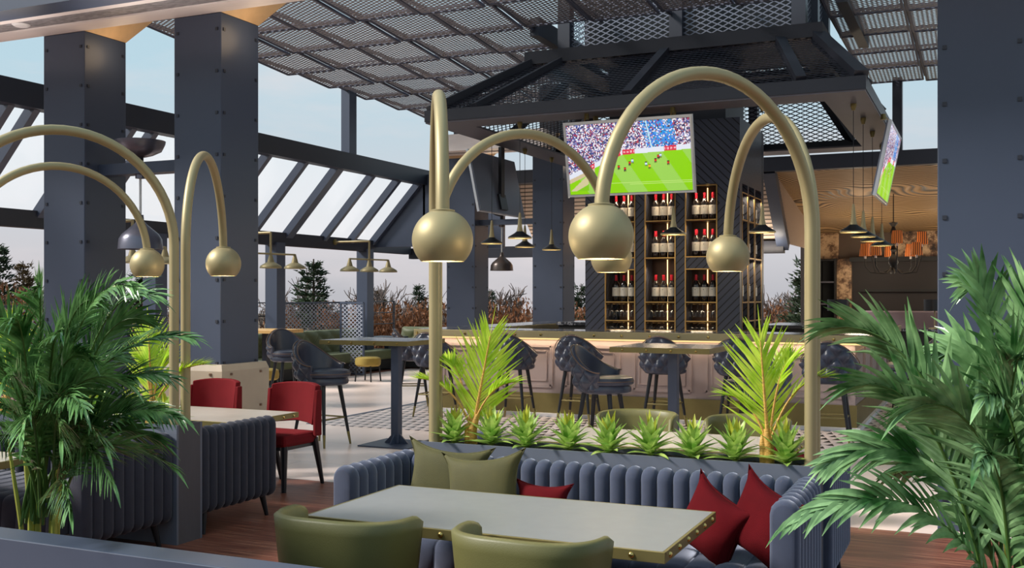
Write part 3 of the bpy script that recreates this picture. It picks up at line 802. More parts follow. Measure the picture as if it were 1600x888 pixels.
dome((-7.61, 7.98, 2.05), 2.79, M['dome'], 'large grey dome pendant hanging between the two big left columns')
dish((-7.61, 7.98, 2.96), 'upturned grey dish lamp on the beam above the large dome pendant', M['dome'])
dome((-8.2, 17.78, 2.05), 2.9, M['dome_dark'], 'small dome pendant in the distance below the left television')
dish((-8.2, 17.78, 3.06), 'upturned dish lamp behind the bottom of the left television', M['dome_dark'])
def triple(y, lab):
    xe = LX+.9; zb = LZ-.06; zl = zb-.36
    t = thing('triple_lamp', lab, 'wall lamp', (LX+.09, y, zb))
    MB().tube([(LX+.09, y, zb), (xe, y, zb)], .022, 8).build('wall_arm', M['brass'], t, smooth=True)
    MB().tube([(LX+.085, y, zb), (LX+.115, y, zb)], .06, 14).build('wall_plate', M['brass_dark'], t)
    MB().tube([(xe, y, zb+.01), (xe, y, zl-.02)], .02, 8).build('drop_rod', M['brass'], t, smooth=True)
    A_ = V((xe, y, zl)); dv = V((.12, .52, 0))
    MB().tube([A_-dv, A_+dv], .016, 8).build('crossbar', M['brass'], t, smooth=True)
    for k in (-1, 0, 1):
        c = A_+dv*k
        s = MB().lathe([(.02,.01),(.03,-.03),(.05,-.1),(.06,-.14),(.1,-.16),(.17,-.2),(.185,-.225),(.185,-.245),(.17,-.245),(.1,-.19),(0,-.17)], c, 22).build('shade', M['brass'], t, smooth=True)
        MB().lathe([(0,-.238),(.12,-.238),(.12,-.23)], c, 16).build('bulb', M['glass_shade_in'], s)
for px, py, lab in ((207, 329, 'triple brass lamp partly hidden between the two big left columns'), (423, 351, 'triple brass lamp beside the right edge of the second big column'), (577, 367, 'triple brass lamp in full view left of the largest arc lamp pole')):
    triple(at_x(px, py, LX+.9).y, lab)

# ================================================================ ARC LAMPS
def arc_lamp(foot, d, z0, lab):
    """foot (x,y), d = horizontal vector from pole to lamp head"""
    f = V((foot[0], foot[1], z0)); d = V((d[0], d[1], 0)); r = d.length/2; u = d.normalized(); zc = 2.60-r
    t = thing('arc_lamp', lab, 'arc lamp', f)
    c = V((foot[0], foot[1], zc))+u*r
    pts = [f, V((foot[0], foot[1], zc*.5+z0*.5)), V((foot[0], foot[1], zc-.02))]+arc(c, r, PI, 0, 30, u, V((0,0,1)))
    end = c+u*r; zt = 1.845+.125
    pts += [V((end.x, end.y, zt+.01))]
    MB().tube(pts, .031, 14).build('arc_pole', M['brass'], t, smooth=True)
    MB().lathe([(.05,0),(.05,.02),(0,.02)], f, 16).build('foot_plate', M['brass_dark'], t)
    R_ = .136; hc = V((end.x, end.y, 1.845))
    prof = [(R_*math.sin(a), R_*math.cos(a)) for a in [PI*k/32 for k in range(3, 25)]]
    prof += [(prof[-1][0]-.008, prof[-1][1]), (R_*.62, -R_*.55), (0, -R_*.5)]
    MB().lathe(prof, hc, 36).build('lamp_shade', M['brass'], t, smooth=True)
    MB().lathe([(.05,-.012),(.055,-.006),(.055,.01),(.035,.014)], (end.x, end.y, zt-.003), 18).build('collar', M['brass'], t, smooth=True)
    MB().lathe([(0,-R_*.66),(R_*.68,-R_*.66),(R_*.68,-R_*.62)], hc, 28).build('diffuser', M['glass_shade_in'], t)
    point((end.x, end.y, 1.70), 5)
    return t
PZ = .74   # soil level
pr_ = at_y(1267, 700, 5.31); pl_ = at_y(681, 680, 5.31)
arc_lamp((pr_.x, 5.31), (-.675, -1.17), PZ, 'arc lamp at the right end of the planter, curving toward the camera, largest ball shade')
arc_lamp((pl_.x-.005, 5.30), (.67, -1.16), PZ, 'arc lamp at the planter left end seen edge-on, arc pointing at the camera')
q = at_y(1272, 700, 5.42); arc_lamp((q.x, 5.42), (-.71, 1.24), PZ, 'arc lamp at the right end of the planter, curving away toward the bar')
q = at_y(683, 680, 5.42); arc_lamp((q.x, 5.42), (.66, 1.2), PZ, 'arc lamp at the planter left end curving away, shade peeking below the largest ball')
q = at_y(272, 650, 5.31); arc_lamp((q.x, 5.31), (-.63, -1.2), PZ, 'arc lamp by the charcoal pillar, curving out of view to the left')
q = at_y(290, 650, 5.42); arc_lamp((q.x, 5.42), (-.68, 1.2), PZ, 'arc lamp by the charcoal pillar with narrow arc, shade in front of the second column')
q = at_y(230, 400, 6.62); arc_lamp((q.x-.62, 5.42), (.62, 1.2), PZ, 'arc lamp rising behind the left palm, smallest shade by the grey dome')

# ================================================================ BOOTHS
def stadium(h0, h1, t, n=7):
    """closed loop in (a, z): rounded both ends"""
    r = t/2; L = []
    for k in range(n+1):
        a = PI*k/n; L.append((-math.cos(a)*r, h1-r+math.sin(a)*r))
    for k in range(n+1):
        a = PI*k/n; L.append((math.cos(a)*r, h0+r-math.sin(a)*r))
    return L
VS = [-1, -.93, -.75, -.45, 0, .45, .75, .93, 1]
def channels(mb, loop, org, A, L, n, w, bulge, closed=True):
    org, A, L = V(org), V(A), V(L); m = len(loop); nor = []
    for k in range(m):
        p, q = loop[(k-1) % m] if closed or k > 0 else loop[k], loop[(k+1) % m] if closed or k < m-1 else loop[k]
        d = V((q[0]-p[0], q[1]-p[1])); d.normalize(); nor.append((-d.y, d.x))
    rows_ = []
    for i in range(n):
        for v in VS:
            if i > 0 and v == -1: continue
            off = bulge*(math.sqrt(max(0, 1-v*v*.98))-1)
            s = L*((i+(v+1)/2)*w)
            rows_.append([org+A*(a+nr[0]*off)+V((0,0,z+nr[1]*off))+s for (a, z), nr in zip(loop, nor)])
    i0 = len(mb.v); mb.grid(rows_, closed_v=closed)
    mb.f.append(tuple(range(i0, i0+m))); mb.f.append(tuple(range(i0+(len(rows_)-1)*m, i0+len(rows_)*m)))
    return mb
def leg(par, x, y, z1, dx, dy, name='leg', m=None, r0=.024, r1=.014):
    return MB().tube([(x+dx, y+dy, 0), (x, y, z1)], [r1, r0], 10).build(name, m or M['black_leg'], par, smooth=True)
def booth(x0, x1, yb, sgn, lab, mv, alen=.72, left_arm=True, right_arm=True):
    """back against y=yb, opening toward sgn*y (sgn=-1: toward camera)"""
    t = thing('channel_sofa', lab, 'sofa', ((x0+x1)/2, yb+sgn*.4, 0))
    th_ = .13; h1 = .725; w = .083
    n = int(round((x1-x0-2*th_)/w)); w = (x1-x0-2*th_)/n
    lp = stadium(.14, h1, th_)
    MB_ = channels(MB(), lp, (x0+th_, yb+sgn*th_/2, 0), (0,1,0), (1,0,0), n, w, .042); MB_.build('backrest', mv, t, smooth='all')
    na = int(round(alen/.083)); wa = alen/na
    for ok, xc in ((left_arm, x0+th_/2), (right_arm, x1-th_/2)):
        if not ok: continue
        y0 = yb if sgn > 0 else yb-alen
        channels(MB(), stadium(.14, h1, th_), (xc, y0, 0), (1,0,0), (0,1,0), na, wa, .026).build('arm', mv, t, smooth='all')
    # seat with channels running front to back
    ns = int(round((x1-x0-2*th_)/.125)); ws = (x1-x0-2*th_)/ns; D_ = alen-.06
    r = .06; lp = [(0, .2), (0, .41)]
    lp = [(D_, .2), (0, .2), (0, .41)]+[(D_-r+math.sin(PI/2*k/5)*r, .41-r+math.cos(PI/2*k/5)*r) for k in range(6)]
    lp = [(a, z) for a, z in lp]
    channels(MB(), lp, (x0+th_, yb+sgn*(th_-.02), 0), (0,sgn,0), (1,0,0), ns, ws, .02).build('seat', mv, t, smooth='all')
    MB().box(x0+.1, x1-.1, min(yb+sgn*.03, yb+sgn*(alen-.04)), max(yb+sgn*.03, yb+sgn*(alen-.04)), .15, .21).build('base_frame', M['black_leg'], t)
    for x in (x0+.08, x1-.08):
        for d in (.1, alen-.08):
            leg(t, x, yb+sgn*d, .16, (.02 if x > (x0+x1)/2 else -.02), sgn*.03*(1 if d > .3 else -1))
    return t
PX0, PX1, PY0, PY1 = -2.93, -.745, 5.25, 5.49
def planter(x0, x1, lab):
    t = thing('planter_divider', lab, 'planter', ((x0+x1)/2, (PY0+PY1)/2, 0))
    w = .018; zt = .766
    m = MB().box(x0, x1, PY0, PY0+w, .0, zt).box(x0, x1, PY1-w, PY1, .0, zt)
    m.build('long_panel', M['planter'], t)
    MB().box(x0, x0+w, PY0+w, PY1-w, 0, zt).build('end_panel', M['pillar'], t); MB().box(x1-w, x1, PY0+w, PY1-w, 0, zt).build('end_panel', M['pillar'], t)
    s = MB(); rr = random.Random(2); nx_ = 60
    s.grid([[(x0+w+(x1-x0-2*w)*i/nx_, PY0+w+(PY1-PY0-2*w)*j/6, PZ+rr.uniform(-.006,.008)) for j in range(7)] for i in range(nx_+1)])
    s.build('soil', M['soil'], t)
    return t
planter(PX0, PX1, 'long grey planter divider full of rosette plants behind the front sofa')
LX0, LX1 = -6.95, -4.705
planter(LX0, LX1, 'planter divider on the left, charcoal end panel standing beside the dark sofas')
booth(-3.06, -.715, 5.245, -1, 'blue grey velvet channel sofa in the foreground around the grey table', M['velvet'], .70)
booth(-3.02, -.70, 5.495, 1, 'blue grey channel sofa behind the planter, only its right arm showing', M['velvet'], .80)
booth(-7.05, -4.72, 5.245, -1, 'charcoal channel sofa at the left behind the big palm', M['velvet_dark'], .74)
booth(-7.05, -4.70, 5.495, 1, 'charcoal channel sofa on thin legs right of the charcoal pillar', M['velvet_dark'], .80)

# cushions
def pillow(loc, w, h, th_, rot, m, lab, name='throw_pillow', cat='cushion', pin=.16):
    n = 18; F, B = [], []
    for j in range(n+1):
        f, b = [], []
        for i in range(n+1):
            u, v = 2*i/n-1, 2*j/n-1
            k = 1-pin*(1-abs(v)**2.2)*abs(u)**3; kk = 1-pin*(1-abs(u)**2.2)*abs(v)**3
            x, z = u*w/2*k, v*h/2*kk
            y = th_/2*((1-abs(u)**2.6)*(1-abs(v)**2.6))**.55
            y *= 1+.06*math.sin(5*u+3*v)
            f.append((x, -y, z)); b.append((x, y, z))
        F.append(f); B.append(b)
    mb = MB().grid(F).grid(B)
    t = thing(name, lab, cat, loc); t.rotation_euler = rot
    mb.build('cover', m, t, smooth='all', local=True)
    e = [(w/2*u*(1-pin*(1-abs(v)**2.2)*abs(u)**3), 0, h/2*v*(1-pin*(1-abs(u)**2.2)*abs(v)**3)) for u, v in
         [(-1+2*k/10,-1) for k in range(10)]+[(1,-1+2*k/10) for k in range(10)]+[(1-2*k/10,1) for k in range(10)]+[(-1,1-2*k/10) for k in range(11)]]
    MB().tube(e, .004, 6, caps=False).build('piping', m, t, smooth=True, local=True)
    return t
pc = at_d(690, 742, 5.62); pillow((pc.x, 5.02, .60), .50, .42, .15, (-.22, .09, .12), M['olive_fabric'], 'olive cushion at the left corner of the front sofa, behind the other olive one', pin=.28)
pc = at_d(745, 748, 5.36); pillow((pc.x, 4.89, .59), .48, .42, .15, (-.22, -.1, .05), M['olive_fabric'], 'olive cushion in front of the other, its right corner raised', pin=.28)
pc = at_d(836, 775, 5.25); pillow((pc.x, 4.93, .535), .32, .24, .12, (-.2, .02, 0), M['red_fabric'], 'small red cushion peeking over the far edge of the grey table', pin=.26)
pc = at_d(1114, 820, 4.78); pillow(pc, .37, .36, .15, (-.2, .42, -.42), M['red_fabric'], 'wine red cushion at the right end of the grey table, left of two', pin=.26)
pc = at_d(1194, 818, 4.66); pillow(pc, .38, .38, .15, (-.2, .38, -.42), M['red_fabric'], 'wine red cushion leaning on the right sofa arm, right of two', pin=.26)
pillow((-.94, 5.72, .62), .36, .36, .13, (.25, .3, .3), M['red_fabric'], 'red cushion on the far sofa peeking past the right arc lamp pole')
pc = at_d(112, 748, 6.3); pillow((-5.15, 5.0, .56), .34, .34, .13, (-.2, .2, -.6), M['red_fabric'], 'red cushion on the left dark sofa, glimpsed behind the palm')

# ================================================================ TABLES
def dining_table(x0, x1, y0, y1, lab, mt, z=.66, base=(.5, .42), studs=True):
    t = thing('dining_table', lab, 'table', ((x0+x1)/2, (y0+y1)/2, 0)); h = .042
    MB().box(x0+.004, x1-.004, y0+.004, y1-.004, z-.03, z).build('tabletop', mt, t)
    e = .008
    m = MB().box(x0-e, x1+e, y0-e, y0+.004, z-h, z).box(x0-e, x1+e, y1-.004, y1+e, z-h, z).box(x0-e, x0+.004, y0+.004, y1-.004, z-h, z).box(x1-.004, x1+e, y0+.004, y1-.004, z-h, z)
    m.build('brass_edge', M['brass_dark'], t, bevel=.0015)
    cx, cy = (x0+x1)/2, (y0+y1)/2
    MB().box(cx-.06, cx+.06, cy-.06, cy+.06, .02, z-h+.01).build('pedestal', M['steel_dark'], t, bevel=.006)
    MB().box(cx-base[0]/2, cx+base[0]/2, cy-base[1]/2, cy+base[1]/2, 0, .02).build('base_plate', M['steel_dark'], t, bevel=.004)
    MB().box(x0+.15, x1-.15, cy-.12, cy+.12, z-h-.02, z-.031).build('under_frame', M['steel_dark'], t)
    if studs:
        pm = MB().lathe([(.0125,-.001),(.0115,.004),(.007,.008),(0,.0095)], n=10)
        s0 = pm.build('stud', M['stud'], t, smooth=True, local=True); o = s0
        pos = [((x0+.12+k*(x1-x0-.24)/5, y0-e, z-h/2), (PI/2,0,0)) for k in range(6)]+[((x1+e, y0+.06+k*(y1-y0-.12)/5, z-h/2), (0,PI/2,0)) for k in range(6)]
        for k, (p, r) in enumerate(pos):
            if k: o = s0.copy(); COL.objects.link(o)
            o.location = V(p)-t.location; o.rotation_euler = r
    return t
dining_table(-2.64, -1.072, 3.735, 4.515, 'grey topped dining table with studded brass edge in the foreground', M['table_grey'])
dining_table(-2.62, -1.07, 6.25, 7.03, 'stone topped table glimpsed between the rosettes behind the planter', M['table_tan'])
dining_table(-6.55, -5.035, 6.22, 7.0, 'pale dining table in front of the two red chairs', M['table_tan'], base=(.5, .5))
dining_table(-6.55, -5.05, 3.75, 4.5, 'dining table at the far left hidden behind the big palm', M['table_tan'], studs=False)
def high_table(x0, x1, y0, y1, bx, by, lab):
    t = thing('high_table', lab, 'table', (bx, by, 0)); z = 1.11; e = .006
    MB().box(x0, x1, y0, y1, z-.03, z).build('tabletop', mat('slate table top', (96,100,112), .25, 0, .05, 6), t)
    MB().box(x0-e, x1+e, y0-e, y0, z-.05, z).box(x0-e, x1+e, y1, y1+e, z-.05, z).box(x0-e, x0, y0, y1, z-.05, z).box(x1, x1+e, y0, y1, z-.05, z).build('brass_edge', M['brass_dark'], t)
    MB().box(bx-.045, bx+.045, by-.045, by+.045, .015, z-.03).build('post', M['steel'], t, bevel=.006)
    MB().box(bx-.3, bx+.3, by-.3, by+.3, 0, .015).build('base_plate', M['steel'], t, bevel=.004)
    for dx, dy in ((1,0),(-1,0),(0,1),(0,-1)):
        a = V((bx+dx*.045, by+dy*.045, .015)); s = V((-dy, dx, 0))*.008
        MB().prism([a-s, a+V((dx*.1, dy*.1, 0))-s, a+V((0,0,.1))-s], s*2).build('gusset', M['steel'], t)
    for k in range(4): 
        MB().lathe([(.012,0),(.01,.006),(0,.008)], n=8).build('stud', M['stud'], t, smooth=True, local=True)
    for k, o in enumerate([o for o in t.children if o.name.startswith('stud')]):
        o.location = V((x0+.12+k*(x1-x0-.24)/3, y0-e, z-.025))-t.location; o.rotation_euler = (PI/2,0,0)
    return t
high_table(-6.62, -5.53, 9.62, 10.45, -5.74, 9.66+.1, 'tall brass edged table on a steel post left of the arc lamp poles')
high_table(-3.22, -2.28, 9.42, 10.3, -2.7, 9.75, 'tall brass edged table in front of the bar, right of the middle')

# ================================================================ CHAIRS
def shell_chair():
    """olive tub dining chair, faces +y, origin on the floor"""
    t = thing('tub_chair', '', 'chair')
    n = 30; O, I = [], []
    for k in range(n+1):
        f = -1+2*k/n; a = f*math.radians(106)
        # superelliptic plan
        cx, sy = math.sin(a), -math.cos(a)
        ww, dd = .30, .245
        x = ww*math.copysign(abs(cx)**.8, cx); y = dd*math.copysign(abs(sy)**.8, sy)
        top = .728-.012*abs(f)-(max(0, abs(f)-.85)*.5)**1.5
        o, i_ = [], []
        for j in range(9):
            z = .36+(top-.36)*j/8; fl = .86+.14*(j/8)**.8
            o.append((x*fl, y*fl, z)); i_.append((x*fl*(1-.12), y*fl*(1-.12), z))
        O.append(o); I.append(i_)
    loop = [o+[(V(o[-1])+V(i[-1]))/2+V((0,0,.014))]+i[::-1] for o, i in zip(O, I)]
    mb = MB().grid(loop); m = len(loop[0])
    mb.f.append(tuple(range(0, m))); mb.f.append(tuple(range(n*m, n*m+m)))
    mb.build('backrest', M['olive_leather'], t, smooth='all', local=True)
    s = MB().lathe([(0,.33),(.2,.33),(.235,.345),(.245,.38),(.235,.415),(.19,.43),(0,.435)], (0,.0,0), 28); s.v = [V((p.x, p.y*1.02, p.z)) for p in s.v]
    s.build('seat', M['olive_leather'], t, smooth=True, local=True)
    for sx in (-1, 1):
        for sy in (-1, 1): MB().tube([(sx*.22, sy*.22, 0), (sx*.16, sy*.16, .345)], [.012, .02], 10).build('leg', M['black_leg'], t, smooth=True, local=True)
    return t
oc = shell_chair(); oc.location = (-2.335, 3.6, 0); oc['label'] = 'olive tub chair seen from behind, left of the two at the front table'; oc['group'] = 'olive tub chairs'
copy_tree(oc, (-1.535, 3.6, 0), -.05, 'olive tub chair seen from behind, right of the two at the front table')
copy_tree(oc, (-2.33, 7.42, 0), PI, 'olive tub chair facing the camera behind the planter, left of the two')
copy_tree(oc, (-1.52, 7.42, 0), PI+.05, 'olive tub chair behind the planter partly hidden by the right yellow palm')
def red_chair():
    t = thing('dining_chair', '', 'chair')
    s = MB(); n = 12
    MB().box(-.235, .235, -.21, .235, .36, .46).build('seat', M['red_chair'], t, local=True, bevel=.03)
    O = []
    for k in range(n+1):
        f = -1+2*k/n; x = f*.25; yb = -.265+.09*abs(f)**2.4
        lowz = .53-.02*abs(f); top = .855-.02*abs(f)**3
        lean = .05
        col_ = []
        for j in range(6):
            z = lowz+(top-lowz)*j/5; col_.append((x, yb-lean*(j/5), z))
        for j in range(5, -1, -1):
            z = lowz+(top-lowz)*j/5; col_.append((x*.93, yb-lean*(j/5)+.05, z))
        O.append(col_)
    mb = MB().grid(O, closed_v=True); m = 12
    mb.f.append(tuple(range(0, m))); mb.f.append(tuple(range(n*m, n*m+m)))
    mb.build('backrest', M['red_chair'], t, smooth=True, local=True, bevel=.008)
    for sx in (-1, 1):
        MB().prism([(sx*.25-.022, -.215, .42), (sx*.25-.022, -.13, .42), (sx*.25-.022, -.13, .56), (sx*.25-.022, -.155, .8), (sx*.25-.022, -.215, .8)], (.03, 0, 0)).build('side_support', M['red_chair'], t, local=True, bevel=.006)
        MB().tube([(sx*.215, .21, 0), (sx*.2, .19, .37)], [.02, .032], 8).build('leg', M['black_leg'], t, local=True)
        MB().tube([(sx*.22, -.29, 0), (sx*.22, -.18, .4)], [.016, .03], 8).build('leg', M['black_leg'], t, local=True)
    MB().box(-.21, .21, -.19, .21, .335, .362).build('seat_rail', M['black_leg'], t, local=True)
    return t
rc = red_chair(); rc.location = (-5.37, 7.22, 0); rc.rotation_euler = (0,0,PI-.05); rc['label'] = 'red upholstered chair on black legs at the right end of the pale table'; rc['group'] = 'red dining chairs'
copy_tree(rc, (-6.2, 7.22, 0), PI+.03, 'red upholstered chair behind the pale table, next to the arc lamp poles')
# bar stools
def stool_proto():
    t = thing('bar_stool', '', 'bar stool')
    A0 = math.radians(108); nu, nv = 110, 26
    def top(a):
        f = abs(a)/A0; s = f*f*(3-2*f)
        return 1.10-.25*s
    O, I = [], []
    for k in range(nu+1):
        a = -A0+2*A0*k/nu; o, i_ = [], []
        for j in range(nv+1):
            g = j/nv; z = .655+(top(a)-.655)*g
            r = .245+.055*g
            edge = min(1, (1-abs(a)/A0)*7)*min(1, g*6)*min(1, (1-g)*7)
            u = a*.29/.09+(z-.65)/.098; v = a*.29/.09-(z-.65)/.098
            tuft = (abs(math.sin(PI*u/2))*abs(math.sin(PI*v/2)))**.75
            ro = r+.05*tuft*edge-.014
            o.append((ro*math.sin(a), -ro*math.cos(a), z)); ri = r-.05
            i_.append((ri*math.sin(a), -ri*math.cos(a), z))
        O.append(o+[((r-.025)*math.sin(a), -(r-.025)*math.cos(a), top(a)+.014)]+i_[::-1])
    mb = MB().grid(O, closed_v=True); m = len(O[0])
    mb.f.append(tuple(range(0, m))); mb.f.append(tuple(range(nu*m, nu*m+m)))
    mb.build('tufted_backrest', M['leather'], t, smooth='all', local=True)
    for rr in (.302, .258):
        MB().tube([(rr*math.sin(a), -rr*math.cos(a), top(a)+.004) for a in [-A0+2*A0*k/40 for k in range(41)]], .006, 6).build('piping', M['piping'], t, smooth=True, local=True)
    MB().lathe([(0,.645),(.22,.645),(.25,.66),(.255,.69),(.24,.722)], (0,.04,0), n=32).build('seat_base', M['leather'], t, smooth=True, local=True)
    s = MB().lathe([(.235,.722),(.258,.737),(.264,.765),(.25,.797),(.2,.81),(0,.815)], n=32)
    s.v = [V((p.x, p.y+.055, p.z)) for p in s.v]; s.build('seat_cushion', M['leather'], t, smooth=True, local=True)
    MB().tube([(.264*math.cos(2*PI*k/36), .055+.264*math.sin(2*PI*k/36), .767) for k in range(37)], .004, 6, caps=False).build('piping', M['piping'], t, smooth=True, local=True)
    for sx in (-1, 1):
        for sy in (-1, 1):
            p = lambda z: V((sx*(.215-.085*z/.66), sy*(.215-.085*z/.66), z))
            l = MB().tube([p(.13), p(.665)], [.0155, .025], 10).build('leg', M['black_leg'], t, smooth=True, local=True)
            MB().tube([p(0), p(.135)], [.011, .0165], 10).build('brass_tip', M['brass_dark'], l, smooth=True, local=True)
    f = MB(); q = .215-.085*.29/.66
    for a, b in (((-q,-q),(q,-q)), ((q,-q),(q,q)), ((q,q),(-q,q)), ((-q,q),(-q,-q))): f.tube([(*a,.29),(*b,.29)], .009, 8)
    f.build('footrest', M['brass_dark'], t, smooth=True, local=True)
    return t
bs = stool_proto()
def sp(px, py, z): p = at_z(px, py, z); return (p.x, p.y)
ST = [((-6.46, 9.42), -PI/2-.1, 'dark leather bar stool facing right, left of the tall table near the red chairs'),
 (sp(450, 548, .8), -PI/2-.55, 'bar stool turned away in the distance beside the second big column'),
 ((-3.42, 9.75), -PI/2-.05, 'dark leather bar stool facing right, nearest the middle, brown piping along its rim'),
 ((-1.93, 9.95), PI/2+.3, 'bar stool right of the second tall table, half hidden by the yellow palm'),
 ((-5.5, 12.3), .05, 'tufted bar stool at the bar just right of the left yellow palm'),
 ((-4.62, 12.32), 0, 'tufted bar stool at the bar behind the middle stool'),
 ((-3.53, 12.34), 0, 'tufted bar stool at the bar behind the second tall table'),
 ((-2.62, 12.34), .0, 'tufted bar stool at the bar half hidden left behind the right yellow palm'),
 ((-1.52, 11.72), .05, 'tufted bar stool standing right of the right arc lamp pole'),
 ((-.78, 13.0), PI/2+.15, 'bar stool at the right side of the bar behind the palm leaves'),
 ((-6.63, 12.28), .0, 'tufted bar stool at the left end of the bar beside the arc lamp poles'),
 ((-7.6, 13.4), -PI/2+.5, 'bar stool at the left side of the bar behind the tall table')]
for k, ((x, y), rz, l) in enumerate(ST):
    if k == 0: bs.location = (x, y, 0); bs.rotation_euler = (0,0,rz); tag(bs, l, None, 'dark leather bar stools')
    else: copy_tree(bs, (x, y, 0 if not (y > 10.86 and -7.6 < x < -.15) else .004), rz, l)

# ================================================================ GREEN TUFTED SOFAS and far left furniture
def tuft_sofa(x0, y0, L_, rz, lab):
    t = thing('tufted_sofa', lab, 'sofa', (x0, y0, 0), rz)
    nu, nv = int(L_/.03), 16; g = []
    for i in range(nu+1):
        row = []
        for j in range(nv+1):
            z = .40+.47*j/nv; x = L_*i/nu
            u = x/.22+(z-.4)/.2; v = x/.22-(z-.4)/.2
            e = min(1, j/2)*min(1, (nv-j)/2)
            row.append((x, -.03-.05*e*(abs(math.sin(PI*u/2))*abs(math.sin(PI*v/2)))**.5+.06*j/nv, z))
        row += [(L_*i/nu, .1, .89), (L_*i/nu, .2, .87), (L_*i/nu, .2, .05)]
        g.append(row)
    MB().grid(g).build('tufted_back', M['green_tuft'], t, smooth='all', local=True)
    MB().box(0, L_, -.58, .0, .24, .44).build('seat', M['green_tuft'], t, local=True, bevel=.03)
    MB().box(.02, L_-.02, -.54, .18, .04, .24).build('plinth', M['shelf_black'], t, local=True)
    return t
tuft_sofa(-12.15, 15.0, 4.6, PI/2, 'green tufted sofa along the perforated railing on the left')
tuft_sofa(-11.9, 20.45, 4.3, 0, 'green tufted sofa in the far corner below the brown hedge')
def pouf(x, y, lab):
    t = thing('pouf', lab, 'stool', (x, y, 0))
    MB().lathe([(0,.28),(.2,.28),(.235,.31),(.24,.37),(.23,.43),(.19,.45),(0,.455)], (x,y,0), 24).build('seat', mat('mustard fabric', (150,128,58), .8, 0, .1, 10), t, smooth=True)
    for sx in (-1,1):
        for sy in (-1,1): MB().tube([(x+sx*.17, y+sy*.17, 0), (x+sx*.15, y+sy*.15, .285)], .014, 8).build('leg', M['black_leg'], t)
p = at_z(575, 596, 0); pouf(p.x, p.y, 'mustard stool beside the narrow perforated screen')
p = at_z(412, 622, 0); pouf(p.x, p.y, 'mustard stool peeking out right of the second big column')
def lounge_table(x, y, lab, z=.98):
    t = thing('high_wood_table', lab, 'table', (x, y, 0))
    MB().box(x-.5, x+.5, y-.4, y+.4, z-.06, z).build('tabletop', M['wood_top'], t, bevel=.005)
    MB().box(x-.05, x+.05, y-.05, y+.05, .02, z-.06).build('post', M['steel_dark'], t); MB().box(x-.3, x+.3, y-.3, y+.3, 0, .02).build('base_plate', M['steel_dark'], t)
p = at_z(425, 516, 1.0); lounge_table(p.x-.35, p.y+.3, 'tall light oak table peeking out beside the second big column', 1.0)
def low_table(x, y, lab):
    t = thing('side_table', lab, 'table', (x, y, 0))
    MB().box(x-.35, x+.35, y-.3, y+.3, .66, .7).build('tabletop', M['steel_dark'], t); MB().box(x-.05, x+.05, y-.05, y+.05, .02, .66).build('post', M['steel'], t); MB().box(x-.25, x+.25, y-.25, y+.25, 0, .02).build('base_plate', M['steel_dark'], t)
p = at_z(585, 576, 0); low_table(p.x+.3, p.y+.05, 'small dark table in front of the far green sofa')
# ================================================================ PLANTS
def leaflet(mb, p, d, nrm, L, w, droop, seg=4, fold=.25):
    """narrow creased leaf from p along d, bending down by droop"""
    d = V(d).normalized(); side = d.cross(V(nrm)).normalized(); c = []
    pos = V(p); dr = d.copy()
    for k in range(seg+1):
        t = k/seg; c.append(pos.copy()); dr = (dr+V((0,0,-droop/seg))).normalized(); pos = pos+dr*(L/seg)
    i = len(mb.v)
    for k in range(seg+1):
        t = k/seg; ww = w*(math.sin(PI*min(1, .12+.88*t)**.75)*.95+.05) if k < seg else .0005
        upn = side.cross(d)
        mb.v += [c[k]-side*ww+upn*ww*fold, c[k], c[k]+side*ww+upn*ww*fold]
    for k in range(seg):
        a = i+3*k
        mb.f.append((a, a+1, a+4, a+3)); mb.f.append((a+1, a+2, a+5, a+4))
def bez(a, b, c, t): return a*(1-t)**2+b*2*t*(1-t)+c*t*t
def frond(par, B, T, arch, nleaf, Lmax, w, m, ms, rr, start=.3, droop=.5, ang=(62, 22), lean=.4, name='frond', r0=.007, twist=0, face=None):
    B, T = V(B), V(T); C = B.lerp(T, lean); C.z = max(B.z, T.z)+arch if arch is not None else C.z
    mb = MB(); pts = [bez(B, C, T, k/14) for k in range(15)]
    st_ = MB().tube(pts, [r0*(1-.8*k/14) for k in range(15)], 6)
    for k in range(nleaf):
        t = start+(1-start)*(k+.5)/nleaf
        p = bez(B, C, T, t); tg = (bez(B, C, T, min(1, t+.01))-bez(B, C, T, t-.01)).normalized()
        if face is None:
            sd = tg.cross(V((0,0,1)))
            if sd.length < .05: sd = V((1,0,0))
        else: sd = tg.cross(V(face))
        sd.normalize(); up = sd.cross(tg)
        sd = sd*math.cos(twist)+up*math.sin(twist); up = sd.cross(tg)
        f = (t-start)/(1-start); L = Lmax*(.35+.65*math.sin(PI*min(1, .22+.72*f)))*rr.uniform(.85,1.1)
        an = math.radians(ang[0]+(ang[1]-ang[0])*f+rr.uniform(-7,7))
        for s in (-1, 1):
            d = tg*math.cos(an)+sd*(s*math.sin(an))+up*rr.uniform(.1,.34)
            leaflet(mb, p, d, up, L, w*rr.uniform(.8,1.15), droop*rr.uniform(.6,1.4))
    for s in range(1): leaflet(mb, T, (T-C), V((0,0,1)), Lmax*.6, w, droop)
    o = mb.build(name, m, par, smooth=False)
    st_.build('rachis', ms, o, smooth=True)
    return o
